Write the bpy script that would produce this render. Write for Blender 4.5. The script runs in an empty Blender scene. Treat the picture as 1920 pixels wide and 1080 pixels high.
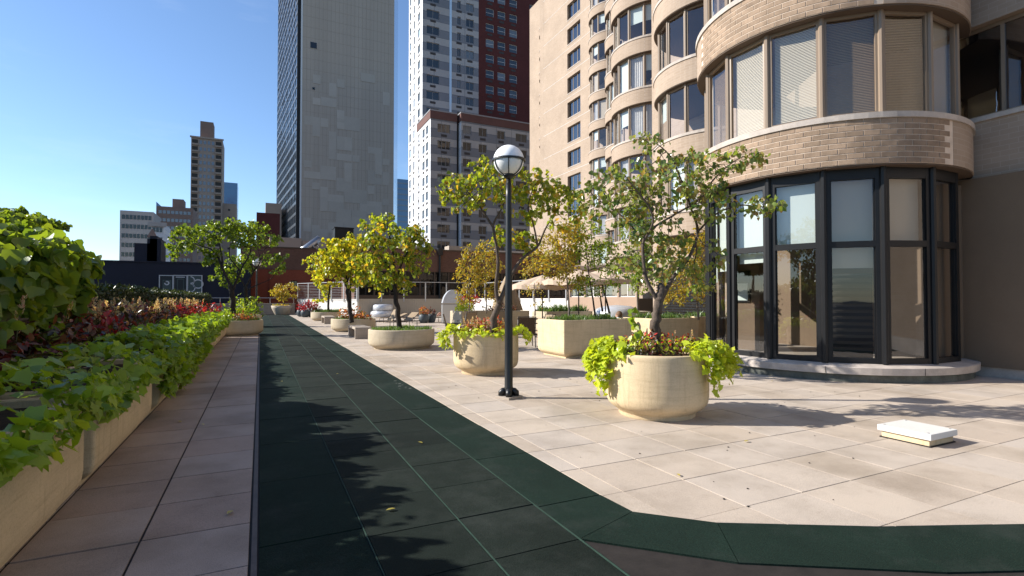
import bpy, math, random
import numpy as np
from mathutils import Vector, Matrix
random.seed(7); RNG = np.random.default_rng(7)
C = bpy.context.scene.collection
sc = bpy.context.scene
PI = math.pi

# ------------------------------------------------------------------ camera, sky, sun, exposure
EYE = 1.6; FPX = 975.0
YAW = math.atan((960-488)/FPX); PITCH = math.atan(19.5/FPX)
cam = bpy.data.cameras.new('camera'); co = bpy.data.objects.new('camera', cam); C.objects.link(co)
cam.sensor_width = 36; cam.lens = FPX/1920*36; cam.clip_end = 3000; cam.clip_start = 0.05
co.location = (0, 0, EYE); co.rotation_euler = (PI/2+PITCH, 0, -YAW); sc.camera = co
SUN_EL = math.radians(31); SUN_AZ = math.atan2(-.882, .47)      # azimuth from +Y towards +X
world = bpy.data.worlds.new('World'); sc.world = world; world.use_nodes = True
wn = world.node_tree.nodes; wl = world.node_tree.links
sky = wn.new('ShaderNodeTexSky'); sky.sky_type = 'NISHITA'; sky.sun_disc = False
sky.sun_elevation = SUN_EL; sky.sun_rotation = SUN_AZ; sky.altitude = 10
sky.air_density = 1.0; sky.dust_density = 0.1; sky.ozone_density = 3.0
tc = wn.new('ShaderNodeTexCoord'); mp = wn.new('ShaderNodeMapping'); mp.inputs['Scale'].default_value = (1.6, 1.6, 7); wl.new(tc.outputs['Generated'], mp.inputs[0])
cn = wn.new('ShaderNodeTexNoise'); cn.inputs['Scale'].default_value = 1.7; cn.inputs['Detail'].default_value = 7; cn.inputs['Roughness'].default_value = .62; wl.new(mp.outputs[0], cn.inputs['Vector'])
cr = wn.new('ShaderNodeMapRange'); cr.inputs[1].default_value = .5; cr.inputs[2].default_value = .82; cr.inputs[3].default_value = 0; cr.inputs[4].default_value = .16; wl.new(cn.outputs['Fac'], cr.inputs[0])
tn = wn.new('ShaderNodeMix'); tn.data_type = 'RGBA'; tn.blend_type = 'MULTIPLY'; tn.inputs[0].default_value = 1; tn.inputs[7].default_value = (.93, .99, 1.07, 1); wl.new(sky.outputs[0], tn.inputs[6])
cm = wn.new('ShaderNodeMix'); cm.data_type = 'RGBA'; cm.inputs[7].default_value = (6.5, 7.0, 7.6, 1); wl.new(cr.outputs[0], cm.inputs[0]); wl.new(tn.outputs[2], cm.inputs[6])
wl.new(cm.outputs[2], wn['Background'].inputs[0]); wn['Background'].inputs[1].default_value = 0.098
sun = bpy.data.lights.new('sun', 'SUN'); so = bpy.data.objects.new('sun', sun); C.objects.link(so)
sun.energy = 5.0; sun.angle = math.radians(0.53); sun.color = (1, .95, .87)
sd = Vector((math.sin(SUN_AZ)*math.cos(SUN_EL), math.cos(SUN_AZ)*math.cos(SUN_EL), math.sin(SUN_EL)))
so.rotation_euler = sd.to_track_quat('Z', 'Y').to_euler(); so.location = (-20, 10, 40)
sc.view_settings.view_transform = 'Standard'; sc.view_settings.look = 'None'
sc.view_settings.exposure = 0.85; sc.view_settings.gamma = 1; sc.view_settings.use_curve_mapping = False
sc.cycles.max_bounces = 8; sc.cycles.transparent_max_bounces = 12

FW = Vector((math.sin(YAW)*math.cos(PITCH), math.cos(YAW)*math.cos(PITCH), math.sin(PITCH)))
RT = Vector((math.cos(YAW), -math.sin(YAW), 0)); UP = RT.cross(FW)
def W(x, y, d):                         # world point at forward distance d
    return Vector((0, 0, EYE)) + (FW*FPX + RT*(x-960) + UP*(540-y))*(d/FPX)
def atY(x, y, Y):
    v = FW*FPX + RT*(x-960) + UP*(540-y); return Vector((0, 0, EYE)) + v*(Y/v.y)

# ------------------------------------------------------------------ helpers
class MB:
    def __init__(s): s.v = []; s.f = []
    def add(s, vs, fs):
        n = len(s.v); s.v += [tuple(p) for p in vs]; s.f += [tuple(i+n for i in f) for f in fs]; return s
    def box(s, x0, y0, z0, x1, y1, z1):
        return s.add([(x0,y0,z0),(x1,y0,z0),(x1,y1,z0),(x0,y1,z0),(x0,y0,z1),(x1,y0,z1),(x1,y1,z1),(x0,y1,z1)],
                     [(0,3,2,1),(4,5,6,7),(0,1,5,4),(1,2,6,5),(2,3,7,6),(3,0,4,7)])
    def obox(s, p, u, w, d, z0, z1):    # box from corner p along unit u (width w), depth d to the left normal of u
        u = Vector((u[0], u[1], 0)).normalized(); n = Vector((-u.y, u.x, 0)); p = Vector((p[0], p[1], 0))
        q = [p, p+u*w, p+u*w+n*d, p+n*d]
        return s.add([(a.x, a.y, z0) for a in q]+[(a.x, a.y, z1) for a in q],
                     [(0,3,2,1),(4,5,6,7),(0,1,5,4),(1,2,6,5),(2,3,7,6),(3,0,4,7)])
    def prism(s, poly, z0, z1):
        n = len(poly)
        return s.add([(x,y,z0) for x,y in poly]+[(x,y,z1) for x,y in poly],
                     [tuple(range(n))[::-1], tuple(range(n,2*n))]+[(i,(i+1)%n,n+(i+1)%n,n+i) for i in range(n)])
    def lathe(s, prof, n=32, c=(0,0), cap=True, sx=1, sy=1, a0=0, a1=2*PI):
        full = abs(a1-a0-2*PI) < 1e-4; m = n if full else n+1
        vs = []
        for r, z in prof:
            for i in range(m):
                a = a0+(a1-a0)*i/n; vs.append((c[0]+r*sx*math.cos(a), c[1]+r*sy*math.sin(a), z))
        fs = []
        for j in range(len(prof)-1):
            for i in range(n):
                k = (i+1) % m; fs.append((j*m+i, j*m+k, (j+1)*m+k, (j+1)*m+i))
        if cap and full:
            fs.append(tuple(range(m))[::-1]); fs.append(tuple((len(prof)-1)*m+i for i in range(m)))
        return s.add(vs, fs)
    def tube(s, pts, rad, n=6, cap=True):
        pts = [Vector(p) for p in pts]; rad = [rad]*len(pts) if not hasattr(rad, '__len__') else rad
        vs = []; ref = None
        for i, p in enumerate(pts):
            t = (pts[min(i+1, len(pts)-1)]-pts[max(i-1, 0)])
            t = t.normalized() if t.length > 1e-9 else Vector((0,0,1))
            if ref is None:
                ref = t.cross(Vector((0,0,1)) if abs(t.z) < .9 else Vector((1,0,0)))
            ref = ref - t*ref.dot(t)
            if ref.length < 1e-6: ref = t.orthogonal()
            ref.normalize(); b = t.cross(ref)
            for k in range(n):
                a = 2*PI*k/n; vs.append(p+(ref*math.cos(a)+b*math.sin(a))*rad[i])
        fs = [(i*n+k, i*n+(k+1) % n, (i+1)*n+(k+1) % n, (i+1)*n+k) for i in range(len(pts)-1) for k in range(n)]
        if cap: fs += [tuple(range(n))[::-1], tuple((len(pts)-1)*n+k for k in range(n))]
        return s.add(vs, fs)
    def sphere(s, c, r, n=12, m=8, sx=1, sy=1, sz=1, jit=0):
        vs = [(c[0], c[1], c[2]-r*sz)]
        for j in range(1, m):
            for i in range(n):
                q = r*(1+random.uniform(-jit, jit)); t = PI*j/m; a = 2*PI*i/n
                vs.append((c[0]+q*sx*math.sin(t)*math.cos(a), c[1]+q*sy*math.sin(t)*math.sin(a), c[2]-q*sz*math.cos(t)))
        vs.append((c[0], c[1], c[2]+r*sz)); L = len(vs)-1
        fs = [(0, 1+(i+1) % n, 1+i) for i in range(n)]
        fs += [(1+j*n+i, 1+j*n+(i+1) % n, 1+(j+1)*n+(i+1) % n, 1+(j+1)*n+i) for j in range(m-2) for i in range(n)]
        fs += [(1+(m-2)*n+i, 1+(m-2)*n+(i+1) % n, L) for i in range(n)]
        return s.add(vs, fs)
    def mesh(s, name, mat=None, smooth=False):
        me = bpy.data.meshes.new(name); me.from_pydata(s.v, [], s.f)
        if mat: me.materials.append(mat)
        if smooth: me.polygons.foreach_set('use_smooth', [True]*len(me.polygons))
        me.update(); return me
def link(name, me, parent=None, loc=None, rz=0, kind=None):
    o = bpy.data.objects.new(name, me); C.objects.link(o)
    if parent: o.parent = parent
    if loc is not None: o.location = loc
    if rz: o.rotation_euler = (0, 0, rz)
    if kind: o['kind'] = kind
    return o
def obj(name, mb, mat, parent=None, smooth=False, kind=None, bevel=0, loc=None, rz=0):
    o = link(name, mb.mesh(name, mat, smooth), parent, loc, rz, kind)
    if smooth == 'auto' or bevel:
        if bevel:
            b = o.modifiers.new('b', 'BEVEL'); b.width = bevel; b.segments = 2; b.limit_method = 'ANGLE'; b.angle_limit = .6
    return o
def tag(o, label, cat, group=None, kind=None):
    o['label'] = label; o['category'] = cat
    if group: o['group'] = group
    if kind: o['kind'] = kind
    return o
def thing(name, label, cat, loc=(0,0,0), rz=0, group=None):
    o = bpy.data.objects.new(name, None); C.objects.link(o); o.location = loc; o.rotation_euler = (0, 0, rz)
    o.empty_display_size = .1
    return tag(o, label, cat, group)
def copy_tree(o, parent=None):
    c = o.copy(); C.objects.link(c); c.parent = parent
    for ch in o.children: copy_tree(ch, c)
    return c

# ------------------------------------------------------------------ materials
def nmat(name, rough=.8, spec=.3):
    m = bpy.data.materials.new(name); m.use_nodes = True; nt = m.node_tree; b = nt.nodes['Principled BSDF']
    b.inputs['Roughness'].default_value = rough; b.inputs['Specular IOR Level'].default_value = spec
    return m, nt, b
def rgb(c): return (c[0], c[1], c[2], 1)
def coords(nt, obj_=True):
    t = nt.nodes.new('ShaderNodeTexCoord') if obj_ else nt.nodes.new('ShaderNodeNewGeometry')
    return t.outputs['Object'] if obj_ else t.outputs['Position']
def noise(nt, vec, scale, detail=4, rough=.6, stretch=None):
    if stretch:
        mp = nt.nodes.new('ShaderNodeMapping'); mp.inputs['Scale'].default_value = stretch
        nt.links.new(vec, mp.inputs[0]); vec = mp.outputs[0]
    n = nt.nodes.new('ShaderNodeTexNoise'); n.inputs['Scale'].default_value = scale
    n.inputs['Detail'].default_value = detail; n.inputs['Roughness'].default_value = rough
    nt.links.new(vec, n.inputs['Vector']); return n.outputs['Fac']
def ramp(nt, fac, stops, interp='LINEAR'):
    r = nt.nodes.new('ShaderNodeValToRGB'); r.color_ramp.interpolation = interp; e = r.color_ramp.elements
    while len(e) < len(stops): e.new(.5)
    for el, (p, c) in zip(e, stops): el.position = p; el.color = rgb(c)
    nt.links.new(fac, r.inputs[0]); return r.outputs[0]
def mixc(nt, a, b, fac, mode='MIX'):
    m = nt.nodes.new('ShaderNodeMix'); m.data_type = 'RGBA'; m.blend_type = mode
    for k, v in ((6, a), (7, b)):
        if isinstance(v, tuple): m.inputs[k].default_value = rgb(v)
        else: nt.links.new(v, m.inputs[k])
    if isinstance(fac, (int, float)): m.inputs[0].default_value = fac
    else: nt.links.new(fac, m.inputs[0])
    return m.outputs[2]
def bump(nt, b, h, strength=.3, dist=.01):
    n = nt.nodes.new('ShaderNodeBump'); n.inputs['Strength'].default_value = strength; n.inputs['Distance'].default_value = dist
    nt.links.new(h, n.inputs['Height']); nt.links.new(n.outputs[0], b.inputs['Normal'])
def surf(name, c, var=.15, scale=3, fine=60, rough=.8, bmp=.2, spec=.3, objvar=0, stretch=None, metal=0, world_=True):
    """plain weathered surface: large blotches plus fine grain"""
    m, nt, b = nmat(name, rough, spec); v = coords(nt, not world_)
    n1 = noise(nt, v, scale, 5, .65, stretch); n2 = noise(nt, v, fine, 3, .7)
    lo = tuple(x*(1-var) for x in c); hi = tuple(min(1, x*(1+var)) for x in c)
    col = ramp(nt, n1, [(.3, lo), (.7, hi)])
    g = ramp(nt, n2, [(.3, (1-var*.8,)*3), (.7, (1+var*.0,)*3)])
    col = mixc(nt, col, g, 1.0, 'MULTIPLY')
    if objvar:
        oi = nt.nodes.new('ShaderNodeObjectInfo')
        g2 = ramp(nt, oi.outputs['Random'], [(0, (1-objvar,)*3), (1, (1,)*3)])
        col = mixc(nt, col, g2, 1.0, 'MULTIPLY')
    nt.links.new(col, b.inputs['Base Color']); b.inputs['Metallic'].default_value = metal
    if bmp: bump(nt, b, n2, bmp, .004)
    return m
def leafmat(name, cols, trans=.45, rough=.45, shift=0):
    m, nt, b = nmat(name, rough*.85, .5)
    g = nt.nodes.new('ShaderNodeNewGeometry'); ri = g.outputs['Random Per Island']
    col = ramp(nt, ri, [(i/(len(cols)), c) for i, c in enumerate(cols)])
    n = noise(nt, g.outputs['Position'], 1.6, 2)
    col = mixc(nt, col, ramp(nt, n, [(.35, (.75,.75,.75)), (.65, (1.1,1.1,1.05))]), 1.0, 'MULTIPLY')
    nt.links.new(col, b.inputs['Base Color'])
    t = nt.nodes.new('ShaderNodeBsdfTranslucent'); mx = nt.nodes.new('ShaderNodeMixShader'); mx.inputs[0].default_value = trans
    tc = mixc(nt, col, (1.9, 1.7, .7), 1.0, 'MULTIPLY'); nt.links.new(tc, t.inputs[0])
    nt.links.new(b.outputs[0], mx.inputs[1]); nt.links.new(t.outputs[0], mx.inputs[2])
    nt.links.new(mx.outputs[0], nt.nodes['Material Output'].inputs[0]); return m
def glass(name, tint=(.5,.55,.58), refl=.25, rough=.015, ior=1.5, wav=0):
    m, nt, b = nmat(name); nt.nodes.remove(b)
    tr = nt.nodes.new('ShaderNodeBsdfTransparent'); tr.inputs[0].default_value = rgb(tint)
    gl = nt.nodes.new('ShaderNodeBsdfGlossy'); gl.inputs['Roughness'].default_value = rough; gl.inputs[0].default_value = (.95,.97,1,1)
    ge = nt.nodes.new('ShaderNodeNewGeometry'); dt = nt.nodes.new('ShaderNodeVectorMath'); dt.operation = 'DOT_PRODUCT'
    nt.links.new(ge.outputs['Incoming'], dt.inputs[0]); nt.links.new(ge.outputs['Normal'], dt.inputs[1])
    def mm(op, a, b_=0.0, cl=False):
        k = nt.nodes.new('ShaderNodeMath'); k.operation = op; k.use_clamp = cl
        for i_, v_ in enumerate((a, b_)):
            if isinstance(v_, (int, float)): k.inputs[i_].default_value = v_
            else: nt.links.new(v_, k.inputs[i_])
        return k.outputs[0]
    p5 = mm('POWER', mm('SUBTRACT', 1.0, mm('ABSOLUTE', dt.outputs['Value'])), 4.0)
    mt = nt.nodes.new('ShaderNodeMath'); mt.operation = 'ADD'; mt.use_clamp = True; mt.inputs[1].default_value = refl
    nt.links.new(mm('MULTIPLY', p5, 1-refl), mt.inputs[0])
    mx = nt.nodes.new('ShaderNodeMixShader'); nt.links.new(mt.outputs[0], mx.inputs[0])
    nt.links.new(tr.outputs[0], mx.inputs[1]); nt.links.new(gl.outputs[0], mx.inputs[2])
    if wav:
        g = nt.nodes.new('ShaderNodeNewGeometry'); n = noise(nt, g.outputs['Position'], 1.2, 2)
        bp = nt.nodes.new('ShaderNodeBump'); bp.inputs['Strength'].default_value = wav; bp.inputs['Distance'].default_value = .02
        nt.links.new(n, bp.inputs['Height']); nt.links.new(bp.outputs[0], gl.inputs['Normal'])
    nt.links.new(mx.outputs[0], nt.nodes['Material Output'].inputs[0]); return m
def farglass(name, c=(.03,.04,.05), rough=.06, spec=.9, objvar=.7, wav=.15):
    m, nt, b = nmat(name, rough, spec)
    oi = nt.nodes.new('ShaderNodeObjectInfo')
    col = ramp(nt, oi.outputs['Random'], [(0, c), (.55, tuple(x*1.6 for x in c)), (.8, tuple(min(1, x*4+.03) for x in c)), (1, tuple(min(1, x*7+.06) for x in c))], 'CONSTANT') if objvar else None
    if col: nt.links.new(col, b.inputs['Base Color'])
    else: b.inputs['Base Color'].default_value = rgb(c)
    g = nt.nodes.new('ShaderNodeNewGeometry'); n = noise(nt, g.outputs['Position'], .35, 2)
    bump(nt, b, n, wav, .3); return m
def flat(name, c, rough=.6, spec=.3, metal=0):
    m, nt, b = nmat(name, rough, spec); b.inputs['Base Color'].default_value = rgb(c); b.inputs['Metallic'].default_value = metal; return m

def make_brickwall(name, c1, c2, mortar, bw=.29, bh=.107, rough=.85):
    """colour and relief of masonry for walls too far to build brick by brick"""
    m, nt, b = nmat(name, rough, .2)
    g = nt.nodes.new('ShaderNodeNewGeometry'); sp = nt.nodes.new('ShaderNodeSeparateXYZ'); nt.links.new(g.outputs['Position'], sp.inputs[0])
    ad = nt.nodes.new('ShaderNodeMath'); ad.operation = 'ADD'; nt.links.new(sp.outputs[0], ad.inputs[0]); nt.links.new(sp.outputs[1], ad.inputs[1])
    cb = nt.nodes.new('ShaderNodeCombineXYZ'); nt.links.new(ad.outputs[0], cb.inputs[0]); nt.links.new(sp.outputs[2], cb.inputs[1])
    br = nt.nodes.new('ShaderNodeTexBrick'); br.inputs['Scale'].default_value = 1; br.inputs['Brick Width'].default_value = bw
    br.inputs['Row Height'].default_value = bh; br.inputs['Mortar Size'].default_value = .006
    br.inputs['Color1'].default_value = rgb(c1); br.inputs['Color2'].default_value = rgb(c2); br.inputs['Mortar'].default_value = rgb(mortar)
    nt.links.new(cb.outputs[0], br.inputs['Vector'])
    n = noise(nt, g.outputs['Position'], .35, 5, .6)
    col = mixc(nt, br.outputs['Color'], ramp(nt, n, [(.3, (.84,.83,.82)), (.7, (1.04,1.03,1.02))]), 1.0, 'MULTIPLY')
    nt.links.new(col, b.inputs['Base Color']); return m

M = {}
# paving
def paver_mat(name, c1, c2, c3):
    m, nt, b = nmat(name, .78, .3); v = coords(nt, False)
    oi = nt.nodes.new('ShaderNodeObjectInfo'); g = nt.nodes.new('ShaderNodeNewGeometry')
    ad = nt.nodes.new('ShaderNodeMath'); ad.operation = 'ADD'; nt.links.new(oi.outputs['Random'], ad.inputs[0]); nt.links.new(g.outputs['Random Per Island'], ad.inputs[1])
    fr = nt.nodes.new('ShaderNodeMath'); fr.operation = 'FRACT'; nt.links.new(ad.outputs[0], fr.inputs[0])
    base = ramp(nt, fr.outputs[0], [(0, c1), (.5, c2), (1, c3)])
    sp = noise(nt, v, 170, 2, .8); base = mixc(nt, base, ramp(nt, sp, [(.35, (.72,.72,.72)), (.5, (1,1,1)), (.66, (1.18,1.16,1.14))]), 1.0, 'MULTIPLY')
    st = noise(nt, v, 1.1, 6, .68); base = mixc(nt, base, ramp(nt, st, [(.33, (.80,.79,.78)), (.55, (1,1,1)), (.8, (1.06,1.05,1.04))]), 1.0, 'MULTIPLY')
    dk = noise(nt, v, .55, 3, .5); base = mixc(nt, base, ramp(nt, dk, [(.36, (.86,.85,.83)), (.5, (1,1,1))]), 1.0, 'MULTIPLY')
    so_ = noise(nt, v, 6, 4, .75); base = mixc(nt, base, ramp(nt, so_, [(.25, (.84,.82,.80)), (.42, (1,1,1))]), 1.0, 'MULTIPLY')
    nt.links.new(base, b.inputs['Base Color']); bump(nt, b, sp, .35, .003); return m
M['paver'] = paver_mat('paver', (.41,.34,.275), (.475,.40,.325), (.445,.385,.33))
def rubber_mat(name, c1, c2):
    m, nt, b = nmat(name, .88, .12); v = coords(nt, False)
    oi = nt.nodes.new('ShaderNodeObjectInfo'); g = nt.nodes.new('ShaderNodeNewGeometry')
    ad = nt.nodes.new('ShaderNodeMath'); ad.operation = 'ADD'; nt.links.new(oi.outputs['Random'], ad.inputs[0]); nt.links.new(g.outputs['Random Per Island'], ad.inputs[1])
    fr = nt.nodes.new('ShaderNodeMath'); fr.operation = 'FRACT'; nt.links.new(ad.outputs[0], fr.inputs[0])
    base = ramp(nt, fr.outputs[0], [(0, c1), (1, c2)])
    sp = noise(nt, v, 130, 2, .8); base = mixc(nt, base, ramp(nt, sp, [(.35, (.5,.5,.5)), (.5, (1,1,1)), (.68, (1.7,1.7,1.65))]), 1.0, 'MULTIPLY')
    st = noise(nt, v, 1.3, 5, .7); base = mixc(nt, base, ramp(nt, st, [(.35, (.85,.85,.85)), (.7, (1.15,1.15,1.15))]), 1.0, 'MULTIPLY')
    du = noise(nt, v, .9, 6, .72); base = mixc(nt, base, (.06,.066,.06), ramp(nt, du, [(.5, (0,0,0)), (.8, (.42,.42,.42))]))
    nt.links.new(base, b.inputs['Base Color']); bump(nt, b, sp, .7, .005); return m
M['rubber_black'] = rubber_mat('rubber_black', (.0070,.0115,.0090), (.0125,.0185,.0145))
M['rubber_green'] = rubber_mat('rubber_green', (.0060,.0150,.0108), (.0088,.0200,.0145))
M['paver_shaded'] = paver_mat('paver_shaded', (.315,.245,.205), (.36,.29,.245), (.335,.28,.245))  # same paver darkened and browned, the left lane's shade put into its colour
M['joint'] = surf('joint', (.022,.018,.016), .3, 8, 80)
M['green_bead'] = surf('green_bead', (.022,.05,.036), .3, 6, 60)
M['edge_strip'] = surf('edge_strip', (.085,.07,.066), .25, 5, 50, .6)
M['asphalt'] = surf('asphalt', (.05,.05,.05), .2, .3, 20)
# planters
def planter_mat(name, c, dark):
    m, nt, b = nmat(name, .82, .25); v = coords(nt, False)
    n = noise(nt, v, 2.2, 6, .65); col = ramp(nt, n, [(.28, tuple(x*.86 for x in c)), (.7, tuple(x*1.06 for x in c))])
    r = noise(nt, v, 3.0, 5, .7, (.5,.5,9)); col = mixc(nt, col, ramp(nt, r, [(.3, (.86,.85,.83)), (.5, (1,1,1))]), 1.0, 'MULTIPLY')
    st = noise(nt, v, 3.2, 5, .75, (3,3,.35)); col = mixc(nt, col, dark, ramp(nt, st, [(.52, (0,0,0)), (.78, (.7,.7,.7))]))
    sp = noise(nt, v, 90, 3, .8); col = mixc(nt, col, ramp(nt, sp, [(.32, (.8,.79,.77)), (.5, (1,1,1))]), 1.0, 'MULTIPLY')
    nt.links.new(col, b.inputs['Base Color']); bump(nt, b, sp, .45, .006); return m
M['planter'] = planter_mat('planter', (.62,.485,.305), (.36,.26,.15))
M['planter_low'] = planter_mat('planter_low', (.50,.42,.30), (.33,.27,.19))
M['bench'] = planter_mat('bench_concrete', (.40,.34,.28), (.24,.2,.16))
M['soil'] = surf('soil', (.045,.03,.02), .4, 12, 70, .95, .6)
M['black_metal'] = surf('black_metal', (.012,.013,.014), .25, 8, 60, .40, .05, .45)
M['globe'] = surf('globe', (.80,.80,.78), .03, 3, 30, .25, 0, .5)
M['globe_top'] = surf('globe_top', (.84,.85,.86), .03, 3, 30, .45, 0, .4)
M['bark'] = surf('bark', (.12,.09,.07), .45, 9, 45, .9, .9, .2, stretch=(3,3,.6))
M['bark_light'] = surf('bark_light', (.20,.165,.135), .4, 9, 45, .9, .8, .2, stretch=(3,3,.6))
M['bark_dark'] = surf('bark_dark', (.045,.036,.03), .4, 9, 45, .9, .8, .2, stretch=(3,3,.6))
G1, G2, G3 = (.11,.17,.022), (.17,.24,.028), (.06,.12,.02)
Y1, Y2, B1 = (.42,.36,.03), (.55,.40,.03), (.28,.13,.03)
M['leaf_near'] = leafmat('leaf_near', [(.14,.20,.05), (.20,.27,.06), (.09,.16,.04), (.08,.16,.06), (.28,.31,.09), (.15,.21,.04), (.17,.23,.07), (.32,.19,.09), (.24,.27,.08)], .42, .32)
M['leaf_mid'] = leafmat('leaf_mid', [G1, G2, (.22,.28,.03), (.30,.35,.035), G2, (.38,.38,.04), (.2,.27,.03), G2, (.26,.3,.03), (.12,.2,.03), (.45,.3,.04)], .5)
M['leaf_yellow'] = leafmat('leaf_yellow', [G2, (.32,.37,.035), (.40,.42,.04), Y1, (.27,.33,.03), G2, (.44,.42,.045), Y2, (.35,.39,.035)], .55)
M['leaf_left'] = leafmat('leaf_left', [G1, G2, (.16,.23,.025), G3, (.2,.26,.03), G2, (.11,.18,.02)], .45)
M['leaf_gold'] = leafmat('leaf_gold', [(.36,.27,.04), (.45,.31,.04), (.24,.24,.04), (.38,.2,.04), (.18,.22,.03), (.48,.38,.05), (.3,.28,.04)], .45)
M['leaf_bright'] = leafmat('leaf_bright', [(.16,.26,.025), (.22,.33,.03), (.12,.21,.025), (.28,.34,.04)], .5)
M['leaf_hedge'] = leafmat('leaf_hedge', [(.02,.035,.008), (.035,.05,.01), (.05,.07,.014), (.028,.045,.01)], .25)
M['lime'] = leafmat('lime', [(.40,.50,.03), (.50,.58,.045), (.32,.43,.03), (.56,.61,.09), (.42,.51,.03), (.46,.55,.04)], .4, .4)
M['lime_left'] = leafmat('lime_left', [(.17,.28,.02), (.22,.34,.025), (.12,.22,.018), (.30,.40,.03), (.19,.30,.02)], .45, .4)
M['coleus'] = leafmat('coleus', [(.07,.010,.014), (.035,.010,.012), (.20,.022,.03), (.12,.10,.03), (.04,.05,.012), (.05,.010,.018), (.26,.10,.05), (.03,.02,.012)], .3)
M['coleus_red'] = leafmat('coleus_red', [(.30,.015,.03), (.36,.03,.05), (.18,.01,.02), (.28,.02,.03)], .4)
M['coleus_orange'] = leafmat('coleus_orange', [(.38,.10,.05), (.5,.16,.07), (.25,.06,.04), (.35,.2,.08), (.12,.12,.03)], .4)
M['celosia'] = leafmat('celosia', [(.62,.55,.36), (.6,.48,.34), (.5,.46,.28), (.58,.34,.28)], .35, .8)
M['flower_red'] = leafmat('flower_red', [(.6,.05,.02), (.65,.12,.03), (.5,.03,.03)], .3)
M['grass'] = leafmat('grass', [(.07,.14,.03), (.11,.2,.04), (.05,.10,.03), (.14,.22,.07)], .35)
M['fallen'] = leafmat('fallen', [(.45,.38,.05), (.3,.16,.04), (.5,.45,.08), (.2,.1,.04)], .2)

# ------------------------------------------------------------------ leaves and trees
HEART = (np.array([(0,0,0),(-.42,.12,.10),(-.46,.5,.12),(0,1.05,-.06),(.46,.5,.12),(.42,.12,.10)]), [(0,1,2,3),(0,3,4,5)])
OVAL = (np.array([(0,0,0),(-.26,.35,.06),(-.2,.75,.05),(0,1.05,-.05),(.2,.75,.05),(.26,.35,.06)]), [(0,3,2,1),(0,5,4,3)])
STAR = (np.array([(0,0,0),(-.55,-.05,.08),(-.42,.27,.05),(-.44,.60,-.02),(-.27,.68,.02),(0,1.1,-.14),(.27,.68,.02),(.44,.60,-.02),(.42,.27,.05),(.55,-.05,.08)]),
        [(0,2,1),(0,4,3,2),(0,6,5,4),(0,8,7,6),(0,9,8)])
BLADE = (np.array([(-.035,0,0),(.035,0,0),(.03,.6,.06),(0,1,.2),(-.03,.6,.06)]), [(0,1,2,3,4)])
def leaves_mesh(name, P, T, N, S, mat, shape=HEART):
    """P positions, T tip directions, N normals, S sizes"""
    P = np.asarray(P, float); T = np.asarray(T, float); N = np.asarray(N, float); S = np.asarray(S, float)
    T = T/np.linalg.norm(T, axis=1, keepdims=True); Xv = np.cross(T, N); ln = np.linalg.norm(Xv, axis=1, keepdims=True); ln[ln < 1e-6] = 1
    Xv /= ln; Z = np.cross(Xv, T); V, F = shape; k = len(V)
    vs = P[:, None, :] + S[:, None, None]*(V[None, :, 0:1]*Xv[:, None, :] + V[None, :, 1:2]*T[:, None, :] + V[None, :, 2:3]*Z[:, None, :])
    vs = vs.reshape(-1, 3); n = len(P)
    me = bpy.data.meshes.new(name); me.vertices.add(len(vs)); me.vertices.foreach_set('co', vs.astype(np.float32).ravel())
    idx = []; starts = []; tot = []; base = 0; li = []
    for f in F:
        starts.append(base); tot.append(len(f)); li += list(f); base += len(f)
    li = np.array(li); L = len(li); loops = (np.arange(n)[:, None]*k + li[None, :]).ravel()
    me.loops.add(len(loops)); me.loops.foreach_set('vertex_index', loops.astype(np.int32))
    st = (np.arange(n)[:, None]*L + np.array(starts)[None, :]).ravel()
    me.polygons.add(len(st)); me.polygons.foreach_set('loop_start', st.astype(np.int32))
    me.polygons.foreach_set('loop_total', np.tile(np.array(tot, np.int32), n))
    me.materials.append(mat); me.update(calc_edges=True); me.validate(); return me
def rdir(n): v = RNG.normal(size=(n, 3)); return v/np.linalg.norm(v, axis=1, keepdims=True)

def smooth_line(pts, sub=4):
    P = [np.array(p, float) for p in pts]; out = []
    for i in range(len(P)-1):
        p0 = P[max(i-1, 0)]; p1 = P[i]; p2 = P[i+1]; p3 = P[min(i+2, len(P)-1)]
        for j in range(sub):
            t = j/sub; out.append(.5*((2*p1)+(-p0+p2)*t+(2*p0-5*p1+4*p2-p3)*t*t+(-p0+3*p1-3*p2+p3)*t**3))
    out.append(P[-1]); return out

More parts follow.
